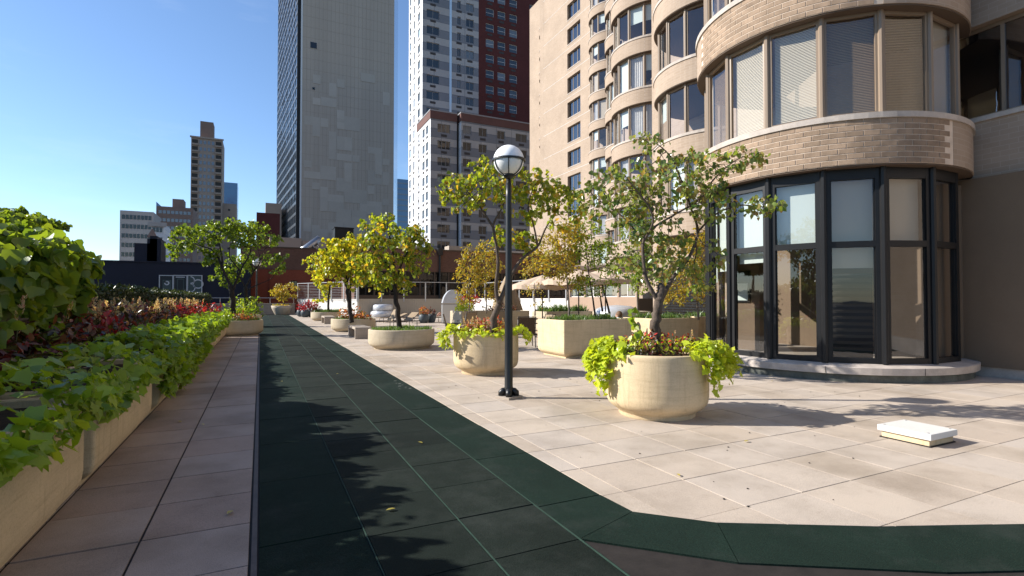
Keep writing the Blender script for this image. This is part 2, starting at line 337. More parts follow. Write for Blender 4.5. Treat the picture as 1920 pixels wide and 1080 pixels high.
def tree(name, label, limbs, blobs, mat, bark, leaf=.085, per=7, step=.12, natt=300, group=None, shape=HEART, droop=.8, loose=.09, kill=None, twig=.004, cat='tree'):
    """limbs: [(points, r0, r1)]; blobs: [(centre, (rx, ry, rz), weight)] - branches are grown into the blobs, leaves hang on the outer twigs"""
    base = Vector(limbs[0][0][0])
    root = thing(name, label, cat, base, group=group)
    mb = MB(); nodes = []; parent = []; lr = []
    for pts, r0, r1 in limbs:
        L = smooth_line(pts, 5); n = len(L)
        L = [p + RNG.normal(size=3)*r1*.16*(0 < i < n-1) for i, p in enumerate(L)]
        rr = [(r0+(r1-r0)*(i/(n-1))**.8)*(1+random.uniform(-.03, .03)) for i in range(n)]
        mb.tube([Vector(p)-base for p in L], rr, 9)
        for i, p in enumerate(L):
            if i > n*.35: nodes.append(p); lr.append(rr[i])
    obj('trunk', mb, bark, root, True)
    wts = np.array([b[2] for b in blobs], float); wts /= wts.sum(); A = []
    for _ in range(natt):
        c, r, w = blobs[RNG.choice(len(blobs), p=wts)]
        d = rdir(1)[0]*RNG.uniform(.15, 1)**.45; A.append(np.array(c)+d*np.array(r))
    A = np.array(A); N = np.array(nodes); nl = len(N); par = [-1]*nl; alive = np.ones(len(A), bool); kill = kill or step*1.3
    reached = []
    for it in range(90):
        if not alive.any(): break
        Al = A[alive]; D = np.linalg.norm(Al[:, None]-N[None], axis=2); near = D.argmin(1); dm = D.min(1)
        new = []; newp = []
        for k in np.unique(near):
            v = Al[near == k]-N[k]; v = v/np.linalg.norm(v, axis=1, keepdims=True); s = v.sum(0)
            if np.linalg.norm(s) < 1e-3: s = v[0]
            s = s/np.linalg.norm(s)+RNG.normal(size=3)*.22+np.array([0,0,.05]); s /= np.linalg.norm(s)
            new.append(N[k]+s*step); newp.append(k)
        N = np.vstack([N, new]); par += newp
        ai = np.where(alive)[0]; D2 = np.linalg.norm(A[ai][:, None]-np.array(new)[None], axis=2).min(1); alive[ai[D2 < kill]] = False
        if len(N) > 5000: break
    cnt = np.zeros(len(N))
    kids = np.zeros(len(N), int)
    for i in range(len(N)-1, nl-1, -1):
        cnt[i] += 1; cnt[par[i]] += cnt[i]; kids[par[i]] += 1
    tw = MB(); b_ = np.array(base)
    # chains
    ch = {}
    for i in range(nl, len(N)): ch.setdefault(par[i], []).append(i)
    def rad(i): return twig*max(1, cnt[i])**.42
    stack = [(p, c) for p in ch for c in ch[p] if p < nl]
    while stack:
        p, c = stack.pop(); line = [N[p], N[c]]; rr = [min(rad(c)*1.1, lr[p] if p < nl else 9), rad(c)]; cur = c
        while cur in ch:
            nx = max(ch[cur], key=lambda q: cnt[q])
            for q in ch[cur]:
                if q != nx: stack.append((cur, q))
            line.append(N[nx]); rr.append(rad(nx)); cur = nx
        tw.tube([Vector(q-b_) for q in line], rr, 4, False)
    obj('branch', tw, bark, root, True)
    thin = [i for i in range(nl, len(N)) if cnt[i] <= 7]
    if not thin: return root
    idx = np.array(thin); rep = RNG.poisson(per*np.where(cnt[idx] <= 2, 1.3, .7)); idx = np.repeat(idx, rep); n = len(idx)
    P = N[idx]+rdir(n)*RNG.uniform(.2, 1, (n, 1))*loose
    T = rdir(n)*.75; T[:, 2] -= droop; Nn = rdir(n)*.8; Nn[:, 2] += .7
    me = leaves_mesh('crown', P-b_, T, Nn, leaf*RNG.uniform(.6, 1.2, n), mat, shape)
    link('crown', me, root); return root

def mound(name, label, pts, nrm, mat, size, shape=STAR, droop=.35, par=None, cat='plant', group=None, kind=None, spread=.35, keepname=None):
    n = len(pts); P = np.array(pts); Nn = np.array(nrm)+rdir(n)*.45; T = rdir(n)*.9; T[:, 2] -= droop
    T += np.array(nrm)*.35
    base = P.mean(0); base[2] = P[:, 2].min()
    me = leaves_mesh(name, P-base, T, Nn, size*RNG.uniform(.4, 1.25, n), mat, shape)
    o = link(name, me, par)
    o.location = Vector(base)-(Vector(par.location) if par else Vector())
    if label: tag(o, label, cat, group)
    if kind: o['kind'] = kind
    return o

# ------------------------------------------------------------------ THE GROUND
g = MB().box(-1200, -300, -.5, 1500, 2500, -.13)
obj('ground', g, M['asphalt'], kind='structure')
PZ = -.035
g = MB().box(-12, -6, -.12, 40, 62, -.011); obj('terrace_slab', g, M['joint'], kind='structure')

def tile_field(rootname, tiles, mat, nmax=300, name='paver', th=.035, gap=.005, zj=.0015):
    """tiles: list of (x0,y0,x1,y1,[poly]); nearest are separate parts, the rest one stuff mesh"""
    root = bpy.data.objects.new(rootname, None); C.objects.link(root); root['kind'] = 'structure'
    cache = {}; rest = MB(); k = 0
    vis = lambda t: abs(math.atan2((t[0]+t[2])/2, max((t[1]+t[3])/2, .1))-YAW) < .80 and t[3] > 1.0
    tiles = sorted(tiles, key=lambda t: (not vis(t), math.hypot((t[0]+t[2])/2, (t[1]+t[3])/2)))
    for t in tiles:
        x0, y0, x1, y1 = t[:4]; dz = random.uniform(-zj, zj)
        if k < nmax and vis(t):
            w, d = round(x1-x0, 3), round(y1-y0, 3)
            if (w, d) not in cache:
                m = MB(); b = .0012; a, c = w/2-gap, d/2-gap
                m.add([(-a,-c,-th),(a,-c,-th),(a,c,-th),(-a,c,-th),(-a,-c,-b),(a,-c,-b),(a,c,-b),(-a,c,-b),(-a+b,-c+b,0),(a-b,-c+b,0),(a-b,c-b,0),(-a+b,c-b,0)],
                      [(0,1,5,4),(1,2,6,5),(2,3,7,6),(3,0,4,7),(4,5,9,8),(5,6,10,9),(6,7,11,10),(7,4,8,11),(8,9,10,11)])
                cache[w, d] = m.mesh(name, mat)
            o = link(name, cache[w, d], root, ((x0+x1)/2, (y0+y1)/2, dz))
            o.rotation_euler = (random.uniform(-.0012, .0012), random.uniform(-.0012, .0012), random.uniform(-.002, .002)); k += 1
        else:
            rest.box(x0+gap, y0+gap, -th, x1-gap, y1-gap, dz)
    if rest.v: obj(name+'s_beyond', rest, mat, root, kind='stuff')
    return root
# plaza pavers to the right of the rubber path
PY = .657; PX = .657; tiles = []
def edgeX(y):                          # right edge of the rubber path
    return 2.51 if y > 3.15 else None
ys = [2.845+PY*k for k in range(0, 80)]
for y in ys:
    if y > 3.3: tiles.append((2.512, y, 2.72, y+PY))
    for i in range(0, 42):
        x = 2.72+PX*i
        if y < 3.3 and x < 2.75: continue
        if y > 20 and x > 24: continue
        tiles.append((x, y, x+PX, y+PY))
plaza = tile_field('paving', tiles, M['paver'], 300)
# cut pavers along the bend, as polygons
bend = [(2.51,3.52),(2.53,3.144),(2.944,2.736),(3.911,2.20),(5.4,1.55),(8,.6),(14,-1.2)]
def clip_poly(poly, a, b):             # keep the side to the left of a->b
    out = []; f = lambda p: (b[0]-a[0])*(p[1]-a[1])-(b[1]-a[1])*(p[0]-a[0])
    for i in range(len(poly)):
        p, q = poly[i], poly[(i+1) % len(poly)]; fp, fq = f(p), f(q)
        if fp >= 0: out.append(p)
        if fp*fq < 0: t = fp/(fp-fq); out.append((p[0]+(q[0]-p[0])*t, p[1]+(q[1]-p[1])*t))
    return out
n_cut = 0
for k in range(-8, 1):
    for i in range(-1, 26):
        x0 = 2.72+PX*i; y0 = 2.845+PY*k
        if k == 0 and i >= 1: continue
        poly = [(x0+.0035, y0+.0035), (x0+PX-.0035, y0+.0035), (x0+PX-.0035, y0+PY-.0035), (x0+.0035, y0+PY-.0035)]
        if i == -1: poly = clip_poly(poly, (2.514, 0), (2.514, -1)) if False else [(max(x, 2.514), y) for x, y in poly]
        for a, b in zip(bend[:-1], bend[1:]): 
            if b[1] < a[1]-.001 and poly: poly = clip_poly(poly, a, b)
        if len(poly) >= 3:
            m = MB().prism(poly, -.035, random.uniform(-.0015, .0015)); obj('paver', m, M['paver'], plaza); n_cut += 1
# left lane
tiles = []
for k in range(-4, 60):
    y = 4.19+.664*(k-4)+random.uniform(-.002, .002)
    for x0, x1 in ((-.70, -.045), (-1.36, -.70), (-2.02, -1.36)): tiles.append((x0, y-.01*(x1 < -.05), x1, y+.664-.01*(x1 < -.05)))
lane = tile_field('path', tiles, M['paver_shaded'], 110, gap=.008, zj=.002)
obj('edging', MB().box(-.037, 0, -.03, -.004, 57, .002), M['edge_strip'], lane)
# rubber running path
rp = bpy.data.objects.new('rubber_path', None); C.objects.link(rp); rp['kind'] = 'structure'
def rubber_cols():
    t = []
    for k in range(-5, 85):
        y = 3.592+.646*k; t.append((.665, y, 1.302, y+.646)); t.append((1.312, y+.004, 1.925, y+.65))
    return t
def tiles_into(root, tl, mat, nmax, th=.03, gap=.0042):
    r = tile_field('tmp', tl, mat, nmax, 'rubber_tile', th, gap, .0035)
    for c in list(r.children): c.parent = root
    bpy.data.objects.remove(r)
tiles_into(rp, [t for t in rubber_cols() if t[1] < 57 and t[1] > .2], M['rubber_black'], 90)
tl = []
for k in range(-3, 55):
    y = 3.75+1.29*k
    if y < 56: tl.append((.004, y, .655, y+1.29))
for k in range(0, 45):
    y = 3.53+1.285*k if k else 3.53
    if y < 56: tl.append((1.935, y, 2.508, y+1.285))
tiles_into(rp, [t for t in tl if t[3] > .2], M['rubber_green'], 60)
for x, w in ((.6605, .0035), (1.307, .0035), (1.930, .0035)):
    obj('joint_bead', MB().box(x-w, 0, -.03, x+w, 56.5, .0015), M['green_bead'], rp)
# green border slabs that turn the corner, and black tiles inside it
cor = [[(1.935,3.525),(1.935,2.95),(2.53,3.150),(2.508,3.525)],
       [(1.935,2.945),(2.62,2.27),(2.945,2.730),(2.53,3.144)],
       [(2.624,2.266),(3.62,1.66),(3.905,2.196),(2.949,2.727)],
       [(3.624,1.657),(5.15,1.0),(5.4,1.545),(3.909,2.192)],
       [(5.154,.998),(7.8,.02),(8,.59),(5.404,1.543)], [(7.8,.02),(13.9,-1.8),(14,-1.2),(8,.59)]]
for q in cor: obj('rubber_tile', MB().prism(q[::-1] if False else q, -.03, .001+random.uniform(0, .001)), M['rubber_green'], rp)
for k in range(-1, -9, -1):
    for i in range(0, 9):
        x0 = 1.937+.646*i; y0 = 3.592+.646*k
        poly = [(x0+.003, y0+.003), (x0+.643, y0+.003), (x0+.643, y0+.643), (x0+.003, y0+.643)]
        inn = [(1.937,2.94),(2.62,2.262),(3.62,1.652),(5.15,.993),(7.8,.01)]
        for a, b in zip(inn[:-1], inn[1:]):
            if poly: poly = clip_poly(poly, b, a)
        if len(poly) >= 3: obj('rubber_tile', MB().prism(poly, -.03, random.uniform(-.002, .001)), M['rubber_black'], rp)

m = MB()
for _ in range(9):
    a, b = 2.36+RNG.normal(0, .07), 9.6+RNG.normal(0, .35); q = RNG.uniform(.008, .035)
    m.add([(a-q,b-q*.5,.0052),(a+q*.7,b-q*.8,.0052),(a+q,b+q*.6,.0052),(a-q*.4,b+q,.0052)], [(0,1,2,3)])
obj('scuff', m, flat('scuff_paint', (.16,.17,.16), .9), rp, kind='stuff')
# fallen leaves on the ground
fl = [(.86,3.95,'yellow leaf on the black rubber close to the left green band'),(1.62,5.6,'yellow leaf on the black rubber tiles nearest the middle bead'),(3.42,3.62,'green-yellow leaf lying on the pale paving near the bend'),(1.45,11.5,'tiny leaf far along the right black tiles'),
      (.4,10.9,'leaf on the shaded green band of the path'),(-.17,4.45,'brown leaf on the left lane beside the metal edging'),(4.85,4.1,'dry leaf on the paving before the front round planter'),(-.62,7.6,'leaf on the joint of the left lane'),
      (3.0,9.3,'leaf on the paving between path and lamp post'),(5.8,8.0,'crisp brown leaf between lamp post and front planter'),(8.2,7.7,'brown leaf at the foot of the glazed bay curb'),(8.9,6.9,'second brown leaf against the bay curb'),
      (6.9,9.4,'leaf on the paving before the large square planter'),(-.9,7.9,'dry leaf close under the left box planters')]
for i, (x, y, l) in enumerate(fl):
    me = leaves_mesh('fallen_leaf', [(0,0,.012)], [(math.cos(i*2.1), math.sin(i*2.1), .08)], [(0.1,.1,1)], [random.uniform(.05, .085)], M['fallen'], OVAL)
    o = link('fallen_leaf', me, None, (x, y, 0)); tag(o, l, 'leaf', 'fallen leaves scattered on the paving')
sp = MB()
for _ in range(120):
    r = RNG.uniform(3.2, 12); a = YAW+RNG.uniform(-.2, .62); x, y = r*math.sin(a), r*math.cos(a)
    if x < 2.9 or y < 2.6: continue
    s = RNG.uniform(.004, .012); sp.sphere((x, y, .004), s, 6, 4, sz=.5)
tag(obj('debris', sp, M['joint'], kind='stuff'), 'tiny dark seeds and crumbs scattered over the pale paving', 'debris')

# ------------------------------------------------------------------ PLANTERS
def round_planter(name, label, x, y, R, H, mat, foot=.75, group=None, sy=1):
    t = thing(name, label, 'planter', (x, y, 0), group=group)
    b = .05; prof = [(R*foot*.985, 0), (R*foot, .01), (R*foot, b), (R*foot*1.02, b+.012), (R*.90, .13), (R*.955, .165), (R*.985, .21), (R, .28)]
    if H < .8: prof = [(R*foot, 0), (R*foot, .04), (R*foot*1.04, .052), (R*.93, .10), (R*.975, .14), (R, .21)]
    prof += [(R*1.003, H*.5), (R, H-.035), (R*.995, H-.008), (R*.98, H), (R-.075, H), (R-.09, H-.012), (R-.09, H-.12), (.01, H-.12)]
    m = MB().lathe(prof, 72, cap=False, sy=sy); o = obj('shell', m, mat, t, True)
    obj('soil', MB().lathe([(.01, H-.05), (R*.5, H-.045), (R-.092, H-.065)], 32, cap=False, sy=sy), M['soil'], t, True)
    return t
def rbox_planter(name, label, x0, y0, x1, y1, H, mat, group=None, r=.06, foot=.13):
    t = thing(name, label, 'planter', ((x0+x1)/2, (y0+y1)/2, 0), group=group); a, b = (x1-x0)/2, (y1-y0)/2
    def loop(ins, z, rr):
        v = []; A, B = a-ins, b-ins
        for cx, cy, s in ((A-rr, B-rr, 0), (-A+rr, B-rr, 1), (-A+rr, -B+rr, 2), (A-rr, -B+rr, 3)):
            for k in range(5): an = PI/2*(s+k/4); v.append((cx+rr*math.cos(an), cy+rr*math.sin(an), z))
        return v
    prof = [(foot, 0), (foot, .045), (foot-.015, .05), (.06, .09), (.025, .13), (.008, .18), (0, .25), (0, H-.03), (.004, H-.008), (.012, H), (.075, H), (.085, H-.01), (.085, H-.12)]
    m = MB(); vs = []; n = 20
    for ins, z in prof: vs += loop(ins, z, min(r, .03) if ins < .05 else .02)
    m.add(vs, [(j*n+i, j*n+(i+1) % n, (j+1)*n+(i+1) % n, (j+1)*n+i) for j in range(len(prof)-1) for i in range(n)])
    obj('shell', m, mat, t)
    obj('soil', MB().box(-a+.08, -b+.08, H-.2, a-.08, b-.08, H-.06), M['soil'], t)
    return t
def grass_tuft(label, x, y, R, z, n, hgt=.16, rect=None, sy=1):
    if rect: P = np.column_stack([RNG.uniform(rect[0], rect[2], n), RNG.uniform(rect[1], rect[3], n), np.full(n, z)])
    else:
        a = RNG.uniform(0, 2*PI, n); r = R*np.sqrt(RNG.uniform(0, 1, n)); P = np.column_stack([x+r*np.cos(a), y+r*sy*np.sin(a), np.full(n, z)])
    T = rdir(n)*.55; T[:, 2] = 1; Nn = rdir(n); hh = noise2(P)
    me = leaves_mesh('ground_cover', P-np.array([x, y, z]), T, Nn, hgt*RNG.uniform(.5, 1.2, n)*hh, M['grass'], (BLADE[0]*np.array([1.8,1,1]), BLADE[1]))
    o = link('ground_cover', me, None, (x, y, z)); return tag(o, label, 'ground cover', kind='stuff')
def noise2(P): return .75+.35*np.sin(P[:, 0]*5.1+1.3)*np.sin(P[:, 1]*4.3+.4)+.12*np.sin(P[:, 0]*13+P[:, 1]*9)

P1, P2 = (4.99, 5.68), (4.41, 10.40)
round_planter('round_planter', 'large tan round concrete planter in front of the black glazed bay', *P1, .69, .86, M['planter'])
round_planter('round_planter', 'tan round concrete planter standing just behind the black lamp post', *P2, .70, .86, M['planter'])
LOWP = [(4.14, 16.76, 'low wide tan round planter nearest the camera, beside the end of a concrete bench'),
        (4.13, 26.4, 'low round tan planter between the two concrete benches, with orange flowers'),
        (4.33, 40.0, 'low round tan planter standing before the white terrace wall')]
for x, y, l in LOWP: round_planter('low_planter', l, x, y, 1.05, .62, M['planter_low'], .82, 'low round planters along the path')
round_planter('low_planter', 'low rounded planter at the end of the left row, under the spreading green tree', -.92, 25.6, 1.05, .66, M['planter_low'], .82)
round_planter('low_planter', 'low rounded planter behind the first one under the spreading green tree', -.95, 33.0, 1.05, .66, M['planter_low'], .82)
rbox_planter('square_planter', 'large square tan concrete planter with a sharp lit corner and two thin trees', 7.2, 11.73, 9.43, 13.2, 1.02, M['planter'])
rbox_planter('square_planter', 'square tan planter behind the big round one, beside the black glazed bay', 10.4, 12.0, 12.25, 13.4, 1.0, M['planter'])
rbox_planter('square_planter', 'square tan planter half hidden behind the corner of the black glazed bay', 12.6, 12.35, 14.3, 13.8, 1.02, M['planter'])
rbox_planter('box_planter', 'long box planter behind the dining chairs holding golden birch saplings', 8.35, 22.6, 11.9, 24.2, 1.0, M['planter_low'])
rbox_planter('box_planter', 'box planter with dark green leaves under the first open parasol', 11.6, 20.4, 14.2, 21.8, 1.0, M['planter_low'])
rbox_planter('box_planter', 'far box planter with two dark trunks before the beige annex', 14.0, 19.0, 16.4, 20.3, 1.0, M['planter_low'])
LP = [(2.6,5.2),(5.5,8.06),(8.62,11.2),(11.56,14.55),(14.9,17.8),(18.2,20.9),(21.3,24.3)]
LBL = ['tan box planter of the left row at the very edge of view', 'tan box planter of the left row nearest the camera, its end in shade',
       'second tan box planter of the left row, covered by lime vine', 'third tan box planter of the left row, under bright vine leaves',
       'fourth tan box planter of the left row', 'fifth tan box planter of the left row, before the last one', 'last tan box planter of the left row, touching the low rounded planter']
for (a, b), l in zip(LP, LBL): rbox_planter('box_planter', l, -2.75, a, -1.24, b, .84, M['planter'], 'box planters in the left row')

# ------------------------------------------------------------------ BENCHES
def bench(x, y, label):
    t = thing('concrete_bench', label, 'bench', (x, y, 0), group='concrete benches along the path'); w, L, H, th = .62, 1.75, .47, .085
    m = MB(); prof = [(0,0), (0,H-.07), (.02,H-.02), (.07,H), (L-.07,H), (L-.02,H-.02), (L,H-.07), (L,0), (L-.1,0), (L-.1,H-.14), (L-.14,H-th-.01), (.14,H-th-.01), (.1,H-.14), (.1,0)]
    n = len(prof); vs = [(0, p[0], p[1]) for p in prof]+[(w, p[0], p[1]) for p in prof]
    fs = [(i, (i+1) % n, n+(i+1) % n, n+i) for i in range(n)]
    for k in (0, n):                                                # side faces in convex pieces
        q = [(0,1,12,13), (1,2,3,11,12), (3,4,10,11), (4,5,6,9,10), (6,7,8,9)]
        fs += [tuple(k+i for i in (f if k else f[::-1])) for f in q]
    m.add(vs, fs); obj('slab', m, M['bench'], t, bevel=.008); return t
bench(3.36, 21.05, 'inverted U concrete bench between the nearest low planter and the orange-flowered one')
bench(3.62, 34.4, 'inverted U concrete bench farther away, before the last low round planter')

# ------------------------------------------------------------------ LAMP POSTS
def lamp(x, y, label, hz=3.84, R=.247):
    t = thing('lamp_post', label, 'lamp post', (x, y, 0), group='globe lamp posts')
    obj('base_slab', MB().box(-.16, -.16, 0, .16, .16, .035), M['bench'], t, rz=.35)
    m = MB().lathe([(.075,.035),(.075,.16),(.067,.18),(.064,1.2),(.052,2.2),(.048,hz-R-.35),(.047,hz-R-.12)], 20)
    m.lathe([(.047,hz-R-.2),(.038,hz-R-.19),(.038,hz-R-.02)], 16); obj('post', m, M['black_metal'], t, True)
    for k in range(4):                                              # cast lugs with bolts
        a = k*PI/2+.35+PI/4; o = MB(); o.tube([(.05*math.cos(a), .05*math.sin(a), .115), (.095*math.cos(a), .095*math.sin(a), .112), (.12*math.cos(a), .12*math.sin(a), .09), (.122*math.cos(a), .122*math.sin(a), .037)], [.048,.050,.050,.050], 10)
        obj('foot_lug', o, M['black_metal'], t, True)
    obj('globe', MB().lathe([(R*math.cos(a), hz+R*math.sin(a)) for a in [(-80+i*10)*PI/180 for i in range(9)]], 32), M['globe'], t, True)
    obj('dome', MB().lathe([(max(.001, (R+.004)*math.cos(a)), hz+(R+.004)*math.sin(a)) for a in [i*9*PI/180 for i in range(11)]], 32, cap=False), M['globe_top'], t, True)
    obj('ring', MB().lathe([(R+.003,hz-.012),(R+.027,hz-.012),(R+.027,hz+.016),(R+.003,hz+.016),(R+.003,hz-.012)], 40, cap=False), M['black_metal'], t)
    for k in range(6):
        a = k*PI/3-YAW-PI/2; pts = [((R+.010)*math.cos(b)*math.cos(a), (R+.010)*math.cos(b)*math.sin(a), hz+(R+.010)*math.sin(b)) for b in [(-i*10)*PI/180 for i in range(9)]]
        obj('rib', MB().tube(pts, .0085, 5), M['black_metal'], t, True)
    obj('cup', MB().lathe([(.036,hz-R-.06),(.085,hz-R-.012),(.10,hz-R+.02),(.06,hz-R+.02)], 20), M['black_metal'], t, True)
    return t
lamp(3.62, 7.60, 'tall black lamp post with white globe in the middle of the terrace')
lamp(-.20, 36.0, 'distant black globe lamp at the left side of the rubber path end')
lamp(4.05, 26.9, 'black lamp post rising from the orange-flowered low planter into leaves')

# ------------------------------------------------------------------ TREES
def WP(lst, d): return [tuple(W(p[0], p[1], d+(p[2] if len(p) > 2 else 0))) for p in lst]
def BL(lst, d):                         # (px, py, rx_px, ry_px, depth offset, weight)
    out = []
    for x, y, rx, ry, o, w in lst:
        s = (d+o)/FPX; c = W(x, y, d+o); out.append((tuple(c), (rx*s, rx*s*.85, ry*s), w))
    return out
D = 7.3
tree('redbud_tree', 'nearest tree, sparse heart-shaped leaves, growing from the front round planter',
  [(WP([(1229,665),(1229,620),(1232,585),(1236,558)], D), .078, .062),
   (WP([(1236,566),(1222,545),(1211,520),(1206,485),(1207,450),(1224,428),(1262,404,.2),(1305,378,.3),(1332,350,.4)], D), .036, .008),
   (WP([(1207,452),(1224,418,-.1),(1218,390,-.2),(1196,360,-.3),(1172,330,-.5)], D), .02, .006),
   (WP([(1206,480),(1196,440,.3),(1160,400,.5),(1118,372,.6),(1100,350,.7)], D), .017, .006),
   (WP([(1236,562),(1240,545),(1241,536)], D), .06, .055),
   (WP([(1235,572),(1262,520,.3),(1292,482,.5),(1308,435,.5),(1296,392,.4),(1276,335,.3),(1256,292,.2),(1222,262,.1)], D), .036, .006),
   (WP([(1308,435,.5),(1342,402,.2),(1385,385,0),(1432,388,-.3),(1470,378,-.5)], D), .017, .005),
   (WP([(1296,392,.4),(1335,340,.3),(1380,300,0),(1425,285,-.2)], D), .016, .005)],
  BL([(1270,335,95,52,.2,13),(1165,355,72,55,.3,10),(1210,410,70,40,.3,6),(1112,380,38,50,.5,4),(1220,262,40,22,0,3),(1300,300,55,28,.2,3),(1385,298,60,24,-.1,3.6),(1425,388,52,26,-.3,3),(1340,385,45,40,.1,3),(1235,440,62,45,.2,4.5),(1250,495,66,38,.3,5.5),(1310,520,38,40,.5,3.5),(1175,500,30,36,.2,2.5),(1345,470,24,40,.1,1.2)], D),
  M['leaf_near'], M['bark'], leaf=.070, per=3.4, step=.075, natt=1080, loose=.10, twig=.0022)
D = 10.9
tree('redbud_tree', 'light green spreading tree growing from the planter behind the lamp post',
  [(WP([(921,640),(925,600),(936,570)], D), .085, .065),
   (WP([(936,572),(930,540),(934,490),(927,440),(925,420),(940,392),(955,360)], D), .05, .012),
   (WP([(926,428),(908,400),(890,375),(868,350)], D), .028, .009),
   (WP([(935,570),(952,530),(968,500),(985,480,.3),(1008,462,.5),(1022,430,.7),(1040,400,.8)], D), .055, .014),
   (WP([(1008,462,.5),(1000,420,.3),(990,390,0),(1000,350,-.2)], D), .025, .009)],
  BL([(870,358,55,45,0,6),(935,340,60,45,-.2,6),(1000,365,60,50,0,7),(1065,385,48,48,.5,6),(905,310,30,18,0,1.5),(960,445,40,20,.6,2),(1030,335,32,22,0,1.5)], D),
  M['leaf_mid'], M['bark'], leaf=.095, per=6, step=.12, natt=600, loose=.12, twig=.0036)
D = 16.5
tree('redbud_tree', 'green and yellow tree growing from the nearest low round planter',
  [(WP([(750,622),(746,585),(742,558),(740,530)], D), .085, .07),
   (WP([(740,535),(728,500),(705,470),(690,440)], D), .045, .012),
   (WP([(740,535),(755,490),(775,455),(790,430)], D), .045, .012),
   (WP([(740,530),(738,480),(730,440),(725,415)], D), .045, .012),
   (WP([(741,550),(715,548),(690,540)], D), .03, .01)],
  BL([(740,450,62,40,0,10),(700,430,36,28,0,3),(720,412,26,14,0,1),(780,470,40,32,0,5),(705,500,55,40,0,7),(755,515,45,32,0,4),(775,435,28,16,0,1.5)], D),
  M['leaf_mid'], M['bark_dark'], leaf=.125, per=9, step=.17, natt=460, loose=.18, twig=.005)
D = 24.5
tree('redbud_tree', 'yellow-leaved tree growing beside the post in the middle low planter',
  [(WP([(660,605),(656,580),(652,548),(650,528)], D), .11, .09),
   (WP([(650,532),(640,500),(625,480)], D), .05, .012), (WP([(650,530),(665,495),(680,470)], D), .05, .012), (WP([(650,530),(648,490),(645,465)], D), .05, .012)],
  BL([(640,485,45,35,0,8),(665,465,32,28,0,4),(615,500,30,26,0,4),(665,510,35,24,0,4),(630,455,22,14,0,1)], D),
  M['leaf_yellow'], M['bark_dark'], leaf=.18, per=10, step=.22, natt=330, loose=.26, twig=.006)
D = 37.5
tree('redbud_tree', 'slim yellow tree growing from the farthest low planter on the right',
  [(WP([(615,592),(616,560),(619,535)], D), .09, .06), (WP([(619,537),(605,515),(592,500)], D), .04, .012), (WP([(619,537),(628,510),(630,490)], D), .04, .012)],
  BL([(598,500,32,22,0,5),(612,528,30,24,0,5),(585,490,20,12,0,1.6),(630,480,22,20,0,2),(600,560,20,12,0,1)], D),
  M['leaf_yellow'], M['bark_dark'], leaf=.2, per=7, step=.3, natt=150, loose=.28, twig=.007)
D = 22.6
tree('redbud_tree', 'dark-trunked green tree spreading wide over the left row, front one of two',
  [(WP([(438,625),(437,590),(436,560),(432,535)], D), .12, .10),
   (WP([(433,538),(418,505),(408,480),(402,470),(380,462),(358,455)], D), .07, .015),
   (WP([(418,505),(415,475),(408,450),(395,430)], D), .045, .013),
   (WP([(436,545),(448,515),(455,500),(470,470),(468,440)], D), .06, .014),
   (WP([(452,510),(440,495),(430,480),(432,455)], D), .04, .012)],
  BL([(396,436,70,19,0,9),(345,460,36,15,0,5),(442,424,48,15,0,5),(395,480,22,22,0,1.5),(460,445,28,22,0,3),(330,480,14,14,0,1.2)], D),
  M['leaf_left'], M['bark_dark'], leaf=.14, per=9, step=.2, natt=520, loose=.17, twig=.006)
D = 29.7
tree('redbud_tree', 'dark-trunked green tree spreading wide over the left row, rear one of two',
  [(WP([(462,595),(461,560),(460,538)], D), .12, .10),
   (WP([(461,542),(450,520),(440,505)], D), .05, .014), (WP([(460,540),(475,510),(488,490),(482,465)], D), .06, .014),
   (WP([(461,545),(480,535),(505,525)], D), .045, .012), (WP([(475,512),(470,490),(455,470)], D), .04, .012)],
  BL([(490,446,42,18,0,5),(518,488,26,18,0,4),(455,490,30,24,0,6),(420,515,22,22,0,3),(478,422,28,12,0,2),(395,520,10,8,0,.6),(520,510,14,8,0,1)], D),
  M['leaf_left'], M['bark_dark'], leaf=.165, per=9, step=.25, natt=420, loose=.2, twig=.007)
# thin trees and birches further right
def thin_tree(label, D, base, mids, blobs, mat, leaf, n, bark='bark_light', r=.035, group=None, per=8, shape=OVAL):
    L = [(WP([base]+mids, D), r, .01)]
    return tree('young_tree', label, L, BL(blobs, D), M[mat], M[bark], leaf=leaf, per=per, step=.16*D/14, natt=n, loose=.2, droop=.4, shape=shape, twig=.004, group=group)
thin_tree('thin tree with gold-brown leaves at the left end of the large square planter', 14.6, (1067,608), [(1066,560),(1062,510),(1058,450)], [(1045,480,48,50,0,8),(1068,440,36,30,0,5),(1005,500,30,22,0,2),(1078,525,24,14,0,1),(1020,470,30,30,0,3)], 'leaf_gold', .095, 800, per=18)
thin_tree('thin tree with bright green leaves at the right end of the large square planter', 14.7, (1117,603), [(1113,570),(1105,520),(1098,460)], [(1115,468,48,32,0,7),(1145,495,34,22,0,4),(1100,530,30,20,0,2),(1100,435,28,20,0,3),(1150,530,20,14,0,1)], 'leaf_bright', .10, 480, 'bark_dark', per=12)
thin_tree('tall narrow tree clothed in yellow-green leaves behind the front planter', 16.5, (1196,600), [(1195,540),(1196,470),(1194,390)], [(1192,430,36,50,0,7),(1188,365,26,34,0,4),(1198,510,32,44,0,5),(1235,500,26,34,0,2)], 'leaf_bright', .095, 720, per=14)
thin_tree('gold and green thin tree beside the corner of the black glazed bay', 15.6, (1310,600), [(1305,550),(1300,500),(1300,450)], [(1290,490,44,46,0,7),(1262,545,34,30,0,4),(1310,450,24,26,0,2),(1312,545,18,34,0,2),(1250,470,26,26,0,2)], 'leaf_gold', .09, 760, per=17)
thin_tree('golden birch sapling at the left end of the long box planter', 22.8, (880,588), [(880,560),(880,520),(884,470)], [(880,510,28,56,0,7),(868,555,22,24,0,3)], 'leaf_gold', .12, 620, per=17, r=.03)
